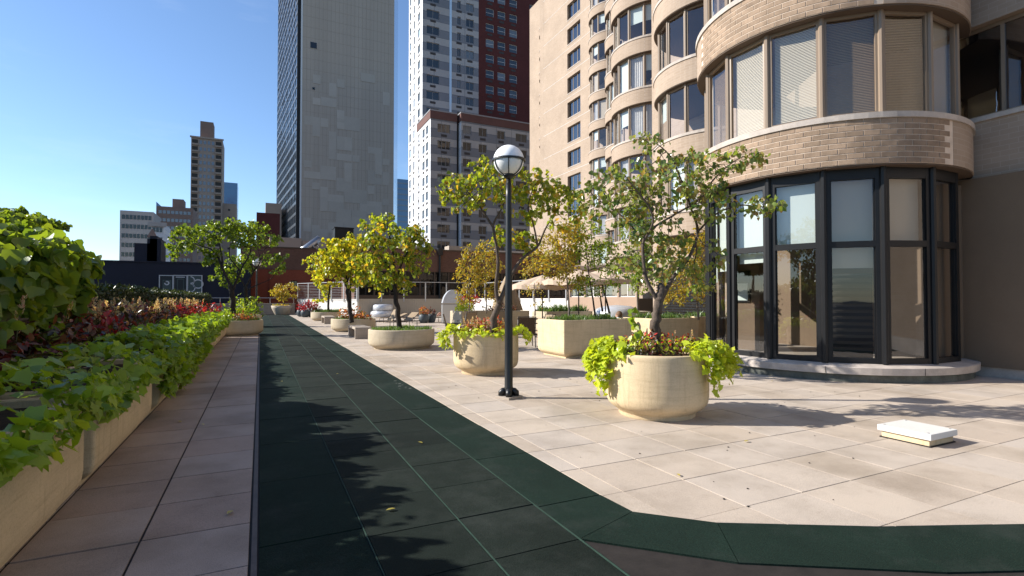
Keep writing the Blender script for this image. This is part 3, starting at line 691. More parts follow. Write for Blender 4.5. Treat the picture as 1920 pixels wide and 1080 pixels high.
thin_tree('golden birch sapling in the middle of the long box planter', 23.2, (912,588), [(912,555),(910,515),(908,460)], [(912,505,32,56,0,7),(925,550,22,24,0,3)], 'leaf_gold', .12, 620, per=17, r=.03)
thin_tree('slim sapling with gold leaves in the box planter under the parasol', 19.5, (1003,592), [(1003,560),(1002,530)], [(995,545,20,14,0,2),(1012,560,14,14,0,1)], 'leaf_gold', .085, 70, per=8, r=.03)
thin_tree('dark leaning trunk with few green leaves in the far box planter, left one', 21.0, (1130,585), [(1126,560),(1122,530)], [(1115,525,24,16,0,2),(1125,545,18,12,0,1)], 'leaf_bright', .085, 60, 'bark_dark', per=5, r=.05)
thin_tree('dark leaning trunk with few green leaves in the far box planter, right one', 21.0, (1143,588), [(1137,563),(1130,540),(1128,515)], [(1140,525,18,14,0,2)], 'leaf_bright', .085, 40, 'bark_dark', per=5, r=.05)

# ------------------------------------------------------------------ CLADDING, GLASS, MASONRY MATERIALS
M['brick_tan'] = make_brickwall('brick_tan', (.345,.265,.20), (.385,.30,.23), (.42,.345,.28))
M['mortar'] = surf('mortar', (.60,.49,.39), .12, 4, 60, .9)
M['brick_piece'] = surf('brick_piece', (.35,.25,.175), .2, 5, 70, .85, .4, .2, objvar=.28)
M['stone'] = surf('stone', (.46,.40,.35), .2, 3, 60, .75, .4)
M['curb'] = surf('curb', (.13,.135,.115), .35, 4, 50, .8, .5)
M['bronze'] = flat('bronze_frame', (.22,.16,.11), .45, .5)
M['black_frame'] = surf('black_frame', (.009,.009,.010), .15, 3, 40, .45, 0, .3)
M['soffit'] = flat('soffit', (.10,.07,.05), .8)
M['room'] = surf('room_wall', (.17,.12,.08), .08, 1, 30, .9, 0)
M['room_dark'] = flat('room_dark', (.05,.045,.04), .9)
M['shade_white'] = flat('shade_white', (.56,.62,.58), .9); M['shade_grey'] = flat('shade_grey', (.46,.39,.30), .9)
M['blind_cream'] = flat('blind_cream', (.62,.55,.42), .7); M['blind_brown'] = flat('blind_brown', (.34,.23,.12), .7)
M['curtain'] = surf('curtain', (.6,.58,.55), .2, 3, 10, .9, 0, stretch=(6,6,.1))
M['glass'] = glass('glass', (.9,.91,.92), .085, ior=1.45, wav=.12); M['glass_clear'] = glass('glass_clear', (.84,.85,.85), .085, ior=1.45, wav=.08)
M['glass_rest'] = glass('glass_rest', (.35,.37,.4), .04, wav=.3); M['glass_dark'] = glass('glass_dark', (.35,.37,.4), .18, ior=1.5, wav=.15)

def arc(mb, c, r0, r1, z0, z1, a0, a1, n=40):
    vs = []; R_ = math.radians
    for i in range(n+1):
        a = R_(a0+(a1-a0)*i/n); ca, sa = math.cos(a), math.sin(a)
        vs += [(c[0]+r1*ca, c[1]+r1*sa, z0), (c[0]+r1*ca, c[1]+r1*sa, z1), (c[0]+r0*ca, c[1]+r0*sa, z1), (c[0]+r0*ca, c[1]+r0*sa, z0)]
    fs = [(i*4+k, (i+1)*4+k, (i+1)*4+(k+1) % 4, i*4+(k+1) % 4) for i in range(n) for k in range(4)]
    fs += [(3,2,1,0), (n*4, n*4+1, n*4+2, n*4+3)]
    return mb.add(vs, fs)
def wall(name, parent, p0, u, w, z0, z1, holes, mat, depth=.25, kind=None):
    """wall plane with real openings; the outside is to the right of u, the reveals go inwards"""
    u = Vector((u[0], u[1])).normalized(); nin = Vector((-u.y, u.x))
    us = sorted({0, w, *[h[0] for h in holes], *[h[2] for h in holes]}); zs = sorted({z0, z1, *[h[1] for h in holes], *[h[3] for h in holes]})
    mb = MB(); P = lambda a, z, d=0: (p0[0]+u.x*a+nin.x*d, p0[1]+u.y*a+nin.y*d, z)
    cov = set()
    for h in holes:
        for i in range(len(us)-1):
            if us[i] >= h[0]-1e-6 and us[i+1] <= h[2]+1e-6:
                for j in range(len(zs)-1):
                    if zs[j] >= h[1]-1e-6 and zs[j+1] <= h[3]+1e-6: cov.add((i, j))
    idx = {}
    def v(i, j):
        if (i, j) not in idx: idx[i, j] = len(mb.v); mb.v.append(P(us[i], zs[j]))
        return idx[i, j]
    for i in range(len(us)-1):
        for j in range(len(zs)-1):
            if (i, j) not in cov: mb.f.append((v(i, j), v(i+1, j), v(i+1, j+1), v(i, j+1)))
    for a0, b0, a1, b1 in holes:
        mb.add([P(a0,b0), P(a1,b0), P(a1,b1), P(a0,b1), P(a0,b0,depth), P(a1,b0,depth), P(a1,b1,depth), P(a0,b1,depth)],
               [(0,4,5,1), (1,5,6,2), (2,6,7,3), (3,7,4,0)])
    return obj(name, mb, mat, parent, kind=kind)
_wc = {}
def window(parent, p0, u, hole, depth, mf, mg, mull=(), bar=.07, hbar=(), sill=None):
    a0, b0, a1, b1 = hole; w, h = a1-a0, b1-b0; u = Vector((u[0], u[1])).normalized(); nin = Vector((-u.y, u.x))
    key = (round(w, 3), round(h, 3), tuple(mull), tuple(hbar), bar, mf.name, mg.name)
    if key not in _wc:
        f = MB(); t = .06
        f.box(0, 0, 0, bar, t, h); f.box(w-bar, 0, 0, w, t, h); f.box(bar, .001, 0, w-bar, t-.001, bar); f.box(bar, .001, h-bar, w-bar, t-.001, h)
        for m in mull: f.box(w*m-bar*.4, .002, bar, w*m+bar*.4, t-.002, h-bar)
        for m in hbar: f.box(bar, .004, h*m-bar*.4, w-bar, t-.004, h*m+bar*.4)
        _wc[key] = (f.mesh('window', mf), MB().add([(bar*.5, t*.6, bar*.5), (w-bar*.5, t*.6, bar*.5), (w-bar*.5, t*.6, h-bar*.5), (bar*.5, t*.6, h-bar*.5)], [(0,1,2,3)]).mesh('pane', mg))
    fm, pm = _wc[key]; rz = math.atan2(u.y, u.x); P = parent.location if parent else Vector()
    d = depth-.07
    o = link('window', fm, parent, Vector((p0[0]+u.x*a0+nin.x*d, p0[1]+u.y*a0+nin.y*d, b0))-P, rz); link('pane', pm, o); return o

# ------------------------------------------------------------------ THE BRICK APARTMENT BUILDING ON THE RIGHT
BLD = thing('apartment_building', 'tall tan brick apartment building with stacked curved window bays beside the terrace', 'building')
BAYS = [((12.2, 8.05), 3), ((17.9, 16.2), 5), ((22.8, 25.9), 7), ((28.7, 34.7), 9), ((34.4, 45.5), 11), ((36.9, 61.2), 12)]
RB = 2.79; RG = 2.60; ST = 3.05
def bandring(mb, c, s): arc(mb, c, RB-.25, RB, 4.17+ST*s, 5.03+ST*s, 75, 300)
facets = [102+22.5*k for k in range(0, 9)]          # 102 .. 282 degrees
fm = {}; pm = {}; bm_ = {}
def fpt(a, r): return (r*math.cos(math.radians(a)), r*math.sin(math.radians(a)))
def facet_meshes(a):
    p, q = Vector(fpt(a, RG)), Vector(fpt(a+22.5, RG)); u = (q-p); w = u.length; u.normalize()
    # outside must be right of u: going counter-clockwise the outside is to the right
    f = MB(); H = 2.08; b = .075
    def bar(x0, x1, z0, z1, d0=0, d1=.07): f.obox((p.x+u.x*x0-u.y*d0, p.y+u.y*x0+u.x*d0), u, x1-x0, d1-d0, z0, z1)
    bar(.02, .02+b, .02, H-.02); bar(w-.02-b, w-.02, .02, H-.02); bar(.02+b, w-.02-b, .02, .02+b, .001, .069); bar(.02+b, w-.02-b, H-.02-b, H-.02, .001, .069)
    g_ = MB(); P = lambda x, z, d: (p.x+u.x*x-u.y*d, p.y+u.y*x+u.x*d, z)
    g_.add([P(.06,.06,.035), P(w-.06,.06,.035), P(w-.06,H-.06,.035), P(.06,H-.06,.035)], [(0,1,2,3)])
    bl = MB(); n = 60
    for i in range(n):
        z = .08+(H-.16)*i/n; bl.add([P(.07+.06*(a < 200),z,.11), P(w-.07,z,.11), P(w-.07,z+.029,.128), P(.07+.06*(a < 200),z+.029,.128)], [(0,1,2,3)])
    sh = MB().add([P(.05,.06,.13), P(w-.05,.06,.13), P(w-.05,H-.05,.13), P(.05,H-.05,.13)], [(0,1,2,3)])
    hs = MB().add([P(.05,H*.5,.13), P(w-.05,H*.5,.13), P(w-.05,H-.05,.13), P(.05,H-.05,.13)], [(0,1,2,3)])
    cu = MB(); k = 24; vs = []
    for i in range(k+1):
        x = .06+(w-.12)*i/k; d = .17+.025*math.sin(i*1.9); vs += [P(x,.05,d), P(x,H-.05,d)]
    cu.add(vs, [(2*i,2*i+2,2*i+3,2*i+1) for i in range(k)])
    return (f.mesh('window', M['bronze']), g_.mesh('pane', M['glass']),
            {'blind': bl.mesh('blind', M['blind_cream']), 'blindb': bl.mesh('blind', M['blind_brown']), 'shade': sh.mesh('shade', M['shade_grey']),
             'white': sh.mesh('shade', M['shade_white']), 'half': hs.mesh('shade', M['shade_white']), 'curtain': cu.mesh('curtain', M['curtain'])})
FM = {a: facet_meshes(a) for a in facets[:-1]}
rnd = random.Random(3)
for bi, (c, ns) in enumerate(BAYS):
    for s in range(ns):
        z = 4.17+ST*s; m = MB()
        if bi == 0 and s in (0, 1): arc(m, c, RB-.25, RB-.004, z, z+.86, 125 if s == 0 else 150, 266 if s == 0 else 236, 60)
        else: arc(m, c, RB-.25, RB, z, z+.86, 60, 300, 48)
        band = obj('brick_band', m, M['mortar'] if bi == 0 and s in (0, 1) else M['brick_tan'], BLD, kind=None)
        if bi == 0 and s in (0, 1):
            lo, hi = (125, 266) if s == 0 else (150, 236)
            m = MB(); arc(m, c, RB-.25, RB, z, z+.86, 60, lo-.05, 14); arc(m, c, RB-.25, RB, z, z+.86, hi+.05, 300, 14); obj('brick_band', m, M['brick_tan'], BLD)
            if 'bk' not in fm:
                w2 = .1385; fm['bk'] = MB().add([(-w2,-.03,-.0475),(w2,-.03,-.0475),(w2,.006,-.0475),(-w2,.006,-.0475),(-w2,-.03,.0475),(w2,-.03,.0475),(w2,.006,.0475),(-w2,.006,.0475),
                    (-w2+.005,.011,-.0425),(w2-.005,.011,-.0425),(w2-.005,.011,.0425),(-w2+.005,.011,.0425)],
                    [(0,3,2,1),(4,5,6,7),(0,1,5,4),(1,2,6,5),(3,0,4,7),(3,2,9,8),(2,6,10,9),(6,7,11,10),(7,3,8,11),(8,9,10,11)][:9]+[(11,10,9,8)]).mesh('brick', M['brick_piece'])
            da = math.degrees(.288/RB)
            for row in range(8):
                a = lo+da/2+(row % 2)*da/2
                while a < hi-da/2+.1:
                    b = link('brick', fm['bk'], band, (c[0]+(RB-.009)*math.cos(math.radians(a)), c[1]+(RB-.009)*math.sin(math.radians(a)), z+.054+row*.1075), 0)
                    b.rotation_euler = (random.uniform(-.01,.01), random.uniform(-.004,.004), math.radians(a)-PI/2+random.uniform(-.006,.006)); a += da
        m = MB(); arc(m, c, RB-.30, RB+.035, z+.862, z+.972, 60, 300, 48); obj('sill', m, M['stone'], BLD)
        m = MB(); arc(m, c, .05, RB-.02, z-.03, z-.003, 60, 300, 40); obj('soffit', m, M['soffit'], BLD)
        if s == ns-1: continue
        zz = z+.975
        m = MB()
        for a in facets: p = fpt(a, RG-.005); m.lathe([(.055, zz), (.055, zz+2.07)], 8, (c[0]+p[0], c[1]+p[1]))
        obj('mullion', m, M['bronze'], BLD)
        for a in facets[1:8]:
            if bi and a > 240: continue
            f, p, b = FM[a]; o = link('window', f, BLD, (c[0], c[1], zz)); link('pane', p, o)
            if bi == 0:
                st = {124.5:'shade', 147:'blindb', 169.5:'blind', 192:'blind', 214.5:'blindb', 237:'blindb'}.get(a, 'shade')
            else: st = rnd.choice(['curtain', 'shade', None, None, 'half', 'white', 'curtain', 'shade'])
            if st: link('blind' if 'blind' in st else ('curtain' if st == 'curtain' else 'shade'), b[st], o)
# stepped body of the building
steps = [(13.55, -6, 11.9), (18.6, 11.9, 21.4), (23.6, 21.4, 30.3), (29.6, 30.3, 39.5), (34.0, 39.5, 60.5)]
hol = [(11.9-6.0, 5.4+ST*n, 11.9-4.3, 7.35+ST*n) for n in range(3)]
wall('wall', BLD, (13.55, 11.9), (0, -1), 17.9, 0, 46, hol, M['brick_tan'], .25)
for h in hol: window(BLD, (13.55, 11.9), (0, -1), h, .25, M['bronze'], M['glass_dark'], (.5,), .08); obj('sill', MB().box(13.5, 11.9-h[2]-.05, h[1]-.1, 13.57, 11.9-h[0]+.05, h[1]-.004), M['stone'], BLD)
obj('wall', MB().box(13.9, -6, 0, 35, 11.89, 46), M['room_dark'], BLD); obj('base_course', MB().box(13.46, -6, 0, 13.547, 11.8, .42), M['stone'], BLD)
for i, (x, y0, y1) in enumerate(steps[:4]):
    if i == 0: continue
    obj('wall', MB().box(x, y0, 0, x+22, y1-.003, 46), M['brick_tan'], BLD)
x = 34.0; hol = []; Yl, Yr = 51.6, 54.5
for n in range(0, 12): hol.append((60.5-Yr, 5.5+ST*n, 60.5-Yl, 7.45+ST*n))
wall('wall', BLD, (x, 60.5), (0, -1), 21.0, 0, 46, hol, M['brick_tan'], .3)
obj('wall', MB().box(x+.45, 39.5, 0, x+20, 60.5, 46), M['room_dark'], BLD)
obj('wall', MB().box(x, 60.51, 0, x+20, 61.5, 46), M['brick_tan'], BLD); obj('wall', MB().box(36.9, 61.51, 0, 60, 70, 46), M['brick_tan'], BLD)
for h in hol:
    window(BLD, (x, 60.5), (0, -1), h, .3, M['bronze'], M['glass_dark'], (.34, .67), .09)
    obj('sill', MB().box(x-.04, 60.5-h[2]-.05, h[1]-.1, x+.02, 60.5-h[0]+.05, h[1]-.004), M['stone'], BLD)
m = MB()
for n in range(0, 13): m.box(x-.012, 47.5, 4.95+ST*n, x-.002, 60.5, 4.99+ST*n)
obj('expansion_joint', m, M['curtain'], BLD)
m = MB()
for y0, y1 in ((17.2, 21.0),):
    for k in range(22): m.obox((18.55, y0), (0, 1), y1-y0, .08, .3+k*.13, .36+k*.13)
obj('louver', m, M['black_frame'], BLD)
# balcony rail between the second and third bays
m = MB()
for k in range(5): m.tube([(22.9,27.6,4.9+k*.2),(22.9,30.2,4.9+k*.2)], .02, 5)
for y in (27.6,28.5,29.4,30.2): m.tube([(22.9,y,4.8),(22.9,y,5.8)], .025, 5)
obj('railing', m, M['soffit'], BLD)
obj('balcony', MB().box(22.6, 27.4, 3.9, 24, 30.3, 4.75), M['brick_tan'], BLD)
# ground floor of the near bay
c = BAYS[0][0]
m = MB(); arc(m, c, 2.3, RB-.03, -.02, .15, 75, 300, 60); obj('curb', m, M['curb'], BLD)
m = MB()
vs = []; n = 64
for i in range(n+1):
    a = math.radians(75+225*i/n)
    for r, z in ((RB-.03,.151),(RB+.05,.155),(RB+.055,.285),(RB+.03,.30),(RG-.03,.335),(RG-.2,.335)): vs.append((c[0]+r*math.cos(a), c[1]+r*math.sin(a), z))
m.add(vs, [(i*6+k, (i+1)*6+k, (i+1)*6+k+1, i*6+k+1) for i in range(n) for k in range(5)]); obj('stone_sill', m, M['stone'], BLD)
m = MB()
for a in (110,147,180,214.5,249): m.obox((c[0]+(RB+.057)*math.cos(math.radians(a))-.006, c[1]+(RB+.057)*math.sin(math.radians(a))), (1,0), .008, .004, .16, .29)
obj('sill_joint', m, M['joint'], BLD)
obj('room_floor', MB().lathe([(.01,.30),(RG-.1,.31)], 48, c, cap=False), M['bench'], BLD)
obj('room_wall', MB().box(13.40, 4.6, .2, 13.54, 11.6, 4.1), M['room'], BLD)
obj('room_wall', MB().box(11.1, 8.9, .31, 11.25, 9.9, 3.9), M['room'], BLD)
obj('room_wall', MB().box(11.9, 5.75, .31, 13.4, 5.9, 4.0), M['room'], BLD)
obj('notice', MB().box(11.06, 9.15, 1.5, 11.095, 9.62, 2.3), M['black_frame'], BLD)
obj('notice', MB().box(11.04, 9.2, 1.55, 11.059, 9.57, 1.98), M['shade_white'], BLD)
for a in facets[:-1]:
    p, q = Vector(fpt(a, RG)), Vector(fpt(a+22.5, RG)); u = (q-p); w = u.length; u.normalize()
    def ob(mb, x0, x1, z0, z1, d0, d1): mb.obox((p.x+u.x*x0-u.y*d0, p.y+u.y*x0+u.x*d0), u, x1-x0, d1-d0, z0, z1)
    m = MB(); ob(m, .03, .13, .337, 4.16, 0, .12); ob(m, w-.13, w-.03, .337, 4.16, 0, .12)
    for z0, z1 in ((.338,.44), (2.60,2.72), (3.93,4.16)): ob(m, .13, w-.13, z0, z1, .002, .118)
    for x0, x1 in ((.13,.15), (w-.15,w-.13)):
        for z0, z1 in ((.44,2.60), (2.72,3.93)): ob(m, x0, x1, z0, z1, .03, .09)
    m.lathe([(.06,.336),(.06,4.165)], 8, (p.x, p.y))
    fr = obj('glazing_frame', m, M['black_frame'], BLD, loc=(c[0], c[1], 0))
    P = lambda x, z, d: (p.x+u.x*x-u.y*d, p.y+u.y*x+u.x*d, z)
    for z0, z1 in ((.44,2.60), (2.72,3.93)): obj('pane', MB().add([P(.14,z0,.05), P(w-.14,z0,.05), P(w-.14,z1,.05), P(.14,z1,.05)], [(0,1,2,3)]), M['glass_clear'], fr)
    lo = {124.5:2.0, 147:2.25, 169.5:2.38, 192:2.66, 214.5:2.2}.get(a, 2.66)
    if a < 250: obj('roller_shade', MB().add([P(.12,lo,.2), P(w-.12 if a != 192 else w-.12,lo,.2), P(w-.12,3.98,.2), P(.12,3.98,.2)], [(0,1,2,3)]), M['shade_white'] if a < 210 else M['shade_grey'], fr)
    if a == 214.5:
        m = MB()
        for k in range(13): m.add([P(.12,.5+k*.125,.22), P(w-.12,.5+k*.125,.22), P(w-.12,.56+k*.125,.30), P(.12,.56+k*.125,.30)], [(0,1,2,3)])
        obj('blind', m, M['black_frame'], fr)
        obj('partition', MB().add([P(.1,.4,.34), P(w-.1,.4,.34), P(w-.1,2.1,.34), P(.1,2.1,.34)], [(0,1,2,3)]), M['room_dark'], fr)
        m = MB()
        for k in range(7):
            for j in range(4):
                x0 = .12+j*.2+(k % 2)*.1
                if x0+.19 < w-.1: m.obox((p.x+u.x*x0-u.y*.345, p.y+u.y*x0+u.x*.345), u, .19, .03, 1.75+k*.065-.0, 1.75+k*.065+.055)

# ------------------------------------------------------------------ THE TERRACE DECK, FENCE AND RESTAURANT
M['white_board'] = surf('white_board', (.62,.60,.56), .06, .6, 20, .7, .05)
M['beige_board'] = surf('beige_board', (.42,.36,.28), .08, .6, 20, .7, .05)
M['pink_board'] = surf('pink_board', (.40,.28,.20), .08, .6, 20, .7, .05)
M['rail_metal'] = flat('rail_metal', (.42,.42,.42), .4, .5, .4)
M['brick_dark'] = make_brickwall('brick_dark', (.13,.065,.045), (.17,.085,.06), (.15,.11,.09), .22, .08)
M['brick_redwall'] = make_brickwall('brick_redwall', (.235,.060,.033), (.265,.072,.04), (.24,.08,.05), .22, .08)
M['win_dark'] = farglass('win_dark', (.012,.014,.016), .05, .7, 0, .1)
def deck_wall(name, label, a, b, zt, mat, posts=None, rail=True, wires=True, zr=3.04):
    a, b = Vector(a), Vector(b); u = (b-a).normalized(); L = (b-a).length; nin = Vector((-u.y, u.x))
    t = thing(name, label, 'fence', (a.x, a.y, 0)); r = math.atan2(u.y, u.x)
    bw = .19; k = 0; x = 0; board = None
    while x < L-.02:
        w = min(bw, L-x)-.012
        if board is None: board = MB().box(0, 0, 0, bw-.012, .05, zt-.08).mesh('board', mat)
        if w > bw-.02: link('board', board, t, (u.x*x, u.y*x, 0), r)
        x += bw; k += 1
    obj('backing', MB().box(0, .051, 0, L, .3, zt-.09), mat, t, rz=r)
    obj('cap_rail', MB().box(-.02, -.04, zt-.079, L+.02, .34, zt), mat, t, rz=r)
    if rail:
        n = posts or max(2, int(L/1.9))
        for i in range(n+1):
            x = L*i/n; o = MB().box(x-.045, -.1, zt-.25, x+.045, -.045, zr); obj('post', o, M['rail_metal'], t, rz=r)
        obj('top_rail', MB().box(-.05, -.12, zr+.001, L+.05, -.03, zr+.06), M['rail_metal'], t, rz=r)
        if wires:
            m = MB()
            for k in range(9): z = zt+.12+k*(zr-zt-.15)/9; m.box(0, -.082, z, L, -.066, z+.016)
            obj('wire', m, M['rail_metal'], t, rz=r)
    return t
deck_wall('deck_fence', 'sunlit white boarded terrace fence with grey posts and wires at the path end', (3.4, 55.6), (7.6, 46.4), 1.56, M['white_board'], 5)
deck_wall('deck_fence', 'shaded beige boarded terrace fence with rail before the restaurant windows', (7.63, 46.3), (17.5, 46.0), 1.56, M['beige_board'], 5, wires=False)
deck_wall('deck_fence', 'sunlit white boarded wall behind the box planters and parasol', (17.55, 45.9), (17.6, 28.3), 1.6, M['white_board'], 8, wires=False, zr=2.9)
# gate leaf and latch on the white fence
t = thing('gate', 'narrow white gate with dark latch in the sunlit fence beside the red potted plants', 'gate', (3.75, 54.6, 0), math.atan2(-9.2, 4.2))
obj('leaf', MB().box(0, -.12, .02, 1.0, -.04, 1.45), M['white_board'], t); obj('latch', MB().box(.75, -.2, 1.0, .95, -.121, 1.08), M['black_metal'], t)
# annex with windows and beige boards
t = thing('annex', 'low beige boarded annex with a row of windows behind the parasols', 'building', (17.6, 28.2, 0)); u = Vector((1.5, -4.1)).normalized(); L = 5.0
p0 = (17.6, 28.2)
hol = [(.15+i*1.2, 1.68, 1.25+i*1.2, 3.0) for i in range(4)]
wall('wall', t, (0, 0), u, L, 0, 3.35, hol, M['pink_board'], .15)
for i, h in enumerate(hol): window(t, (17.6, 28.2), u, h, .15, M['white_board'], M['glass_dark'], (.5,) if i % 2 else (), .06)
q = Vector((-u.y, u.x)); m = MB(); m.obox((q.x*.16, q.y*.16), u, L, 3.5, 0, 1.6); obj('interior', m, M['room_dark'], t)
m = MB(); m.obox((-u.x*.1-q.x*.3, -u.y*.1-q.y*.3), u, L+.2, 4, 3.36, 3.6); obj('roof', m, M['soffit'], t)
for i in (0, 2):
    m = MB(); m.obox((u.x*(.3+i*1.2)+q.x*.14, u.y*(.3+i*1.2)+q.y*.14), u, .5, .01, 1.75, 2.6); obj('notice', m, M['shade_white'], t)
m = MB(); m.tube([(u.x*L+.05, u.y*L, 0), (u.x*L+.05, u.y*L, 3.4)], .05, 8); obj('downpipe', m, M['soffit'], t)
# restaurant
t = thing('restaurant', 'low brick restaurant with a long dark window wall behind the deck fence', 'building', (8, 50, 0))
X0, X1 = 0.0, 24.0; zb, zt = 4.25, 6.35
hol = [(.3+i*1.48, 1.9, 1.66+i*1.48, 4.2) for i in range(16)]
wall('wall', t, (0, 0), (1, 0), 24, 0, zb, hol, M['soffit'], .12)
for i, h in enumerate(hol): window(t, (8, 50), (1, 0), h, .12, M['black_frame'], M['glass_rest'], (.5,), .05, (.55,))
obj('brick_band', MB().box(-.05, -.08, zb+.002, 24, .4, zt), M['brick_dark'], t)
obj('coping', MB().box(-.1, -.16, zt+.002, 24.1, .5, zt+.14), M['soffit'], t)
obj('interior', MB().box(.1, 3.0, 0, 23.9, 9, 6.2), M['room_dark'], t)
obj('roof', MB().box(-.05, .41, 6.0, 24, 9.2, 6.25), M['soffit'], t)
obj('side_wall', MB().box(-.05, .41, 0, .1, 9, 5.99), M['brick_dark'], t)
for x in (8.1,): obj('downpipe', MB().tube([(x, -.22, 1.2), (x, -.22, 6.3)], .11, 8), M['black_metal'], t); obj('hopper', MB().box(x-.25, -.45, 5.9, x+.25, -.162, 6.6), M['black_metal'], t)
for i, (x, w, h) in enumerate(((5.0,2.2,.9),(8.4,1.2,.6),(10.5,3.5,1.1),(15.5,5,.8))): 
    o = obj('rooftop_unit', MB().box(0, 0, 0, w, 1.5, h).box(.1, -.05, h*.3, w-.1, -.002, h*.7), M['rail_metal'] if i % 2 else M['bench'], None, loc=(8+x, 54, 6.26))
    tag(o, ['pale low housing on the restaurant roof, leftmost of four','small metal unit on the restaurant roof beside the downpipe','long pale housing in the middle of the restaurant roof','long metal housing at the right end of the restaurant roof'][i], 'roof unit')

# ------------------------------------------------------------------ FAR BUILDINGS
def xz(x, y, Y): p = atY(x, y, Y); return p.x, p.z
def striped(name, base, dark, period, frac, off=0, jw=3.0):
    m, nt, b = nmat(name, .7, .3); g = nt.nodes.new('ShaderNodeNewGeometry'); sp = nt.nodes.new('ShaderNodeSeparateXYZ'); nt.links.new(g.outputs['Position'], sp.inputs[0])
    def mth(op, a, bb):
        k = nt.nodes.new('ShaderNodeMath'); k.operation = op
        nt.links.new(a, k.inputs[0]); k.inputs[1].default_value = bb; return k.outputs[0]
    z = mth('ADD', sp.outputs[2], off); z = mth('DIVIDE', z, period); z = mth('FRACT', z, 0)
    col = mixc(nt, base, dark, mth('LESS_THAN', z, frac))
    jz = mth('LESS_THAN', mth('FRACT', mth('MULTIPLY', z, 2), 0), .05)
    ad = nt.nodes.new('ShaderNodeMath'); ad.operation = 'ADD'; nt.links.new(sp.outputs[0], ad.inputs[0]); nt.links.new(sp.outputs[1], ad.inputs[1])
    jx = mth('LESS_THAN', mth('FRACT', mth('DIVIDE', ad.outputs[0], jw), 0), .025)
    mx = nt.nodes.new('ShaderNodeMath'); mx.operation = 'MAXIMUM'; nt.links.new(jz, mx.inputs[0]); nt.links.new(jx, mx.inputs[1])
    col = mixc(nt, col, tuple(v*.72 for v in dark), mx.outputs[0])
    n = noise(nt, g.outputs['Position'], .12, 5, .6); col = mixc(nt, col, ramp(nt, n, [(.3, (.86,)*3), (.7, (1.06,)*3)]), 1.0, 'MULTIPLY')
    nt.links.new(col, b.inputs['Base Color']); return m
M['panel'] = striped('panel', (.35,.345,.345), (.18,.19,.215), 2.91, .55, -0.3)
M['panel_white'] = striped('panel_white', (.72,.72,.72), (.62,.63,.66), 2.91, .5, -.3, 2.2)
M['panel_pink'] = surf('panel_pink', (.42,.22,.18), .08, .4, 6)
M['brick_maroon'] = make_brickwall('brick_maroon', (.085,.022,.020), (.10,.028,.026), (.09,.04,.036), .22, .08)
M['frame_white'] = flat('frame_white', (.6,.6,.6), .5); M['frame_grey'] = flat('frame_grey', (.25,.25,.26), .5)
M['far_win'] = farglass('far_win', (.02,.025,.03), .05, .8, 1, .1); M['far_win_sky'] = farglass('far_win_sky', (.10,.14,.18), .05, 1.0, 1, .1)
M['vent'] = flat('vent', (.05,.045,.045), .8); M['parapet_red'] = surf('parapet_red', (.13,.065,.055), .1, .5, 10)
ventm = MB().box(0, 0, 0, 1.05, .05, .42).mesh('vent', M['vent'])

# lower apartment block
xa, za = xz(807.5, 207, 86); xb = xz(857, 0, 86)[0]; xc = xz(865.5, 0, 85)[0]; xe = 56
t = thing('apartment_block', 'lower grey apartment block with red parapet, its left side sunlit white', 'building', (xa, 86, 0)); FLH = 2.91
zr = [30.4-FLH*k for k in range(11)]
def cols(pxs, Y, x0): return [(xz(a, 0, Y)[0]-x0, xz(b, 0, Y)[0]-x0) for a, b in pxs]
def facade(t, p0, u, w, z0, z1, cc, rows, wh, mat, mf, mg, depth=.22, mull=(.5,), vents=True, hb=()):
    hol = [(a, z, b, z+wh) for a, b in cc for z in rows if z > z0+.2 and z+wh < z1-.1]
    wall('wall', t, (p0[0]-t.location.x, p0[1]-t.location.y), u, w, z0, z1, hol, mat, depth)
    u_ = Vector(u).normalized()
    for h in hol:
        window(t, p0, u, h, depth, mf, mg, mull, .07, hb)
        if vents:
            xm = (h[0]+h[2])/2-.52; link('vent', ventm, t, (p0[0]+u_.x*xm+u_.y*.03-t.location.x, p0[1]+u_.y*xm-u_.x*.03-t.location.y, h[1]-.75), math.atan2(u_.y, u_.x))
cA = cols([(821,845)], 86, xa)
facade(t, (xa, 86), (1,0), xb-xa, 0, za-1.3, cA, zr, 1.45, M['panel'], M['frame_grey'], M['far_win'], mull=(.33,.66))
cB = cols([(868.5,884),(898,913),(932.5,947),(967,988),(1007,1020)], 85, xc)
facade(t, (xc, 85), (1,0), xe-xc, 0, za-1.3, cB, zr, 1.45, M['panel'], M['frame_grey'], M['far_win'])
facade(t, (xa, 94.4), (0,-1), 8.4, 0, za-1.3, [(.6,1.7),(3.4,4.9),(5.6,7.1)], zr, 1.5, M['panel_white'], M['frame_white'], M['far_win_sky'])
obj('notch', MB().box(xb-xa, .6, 0, xc-xa+.2, 1.2, za-1.4), M['far_win_sky'], t)
obj('side_wall', MB().add([(xc-xa,-1,0),(xc-xa,.6,0),(xc-xa,.6,za-1.3),(xc-xa,-1,za-1.3)], [(0,1,2,3)]), M['panel_white'], t)
obj('parapet', MB().prism([(-.1,-.1),(xb-xa,-.1),(xb-xa,.6),(xc-xa-.1,.6),(xc-xa-.1,-1.1),(xe-xa,-1.1),(xe-xa,12),(-.1,8.5)], za-1.31, za), M['parapet_red'], t)
obj('rim', MB().prism([(-.15,-.15),(xb-xa+.05,-.15),(xb-xa+.05,.5),(xc-xa-.15,.5),(xc-xa-.15,-1.15),(xe-xa,-1.15),(xe-xa,12),(-.15,8.5)], za+.002, za+.22), M['frame_grey'], t)
obj('core', MB().box(.4, .5, 0, xe-xa-.2, 8.2, za-1.4), M['room_dark'], t)
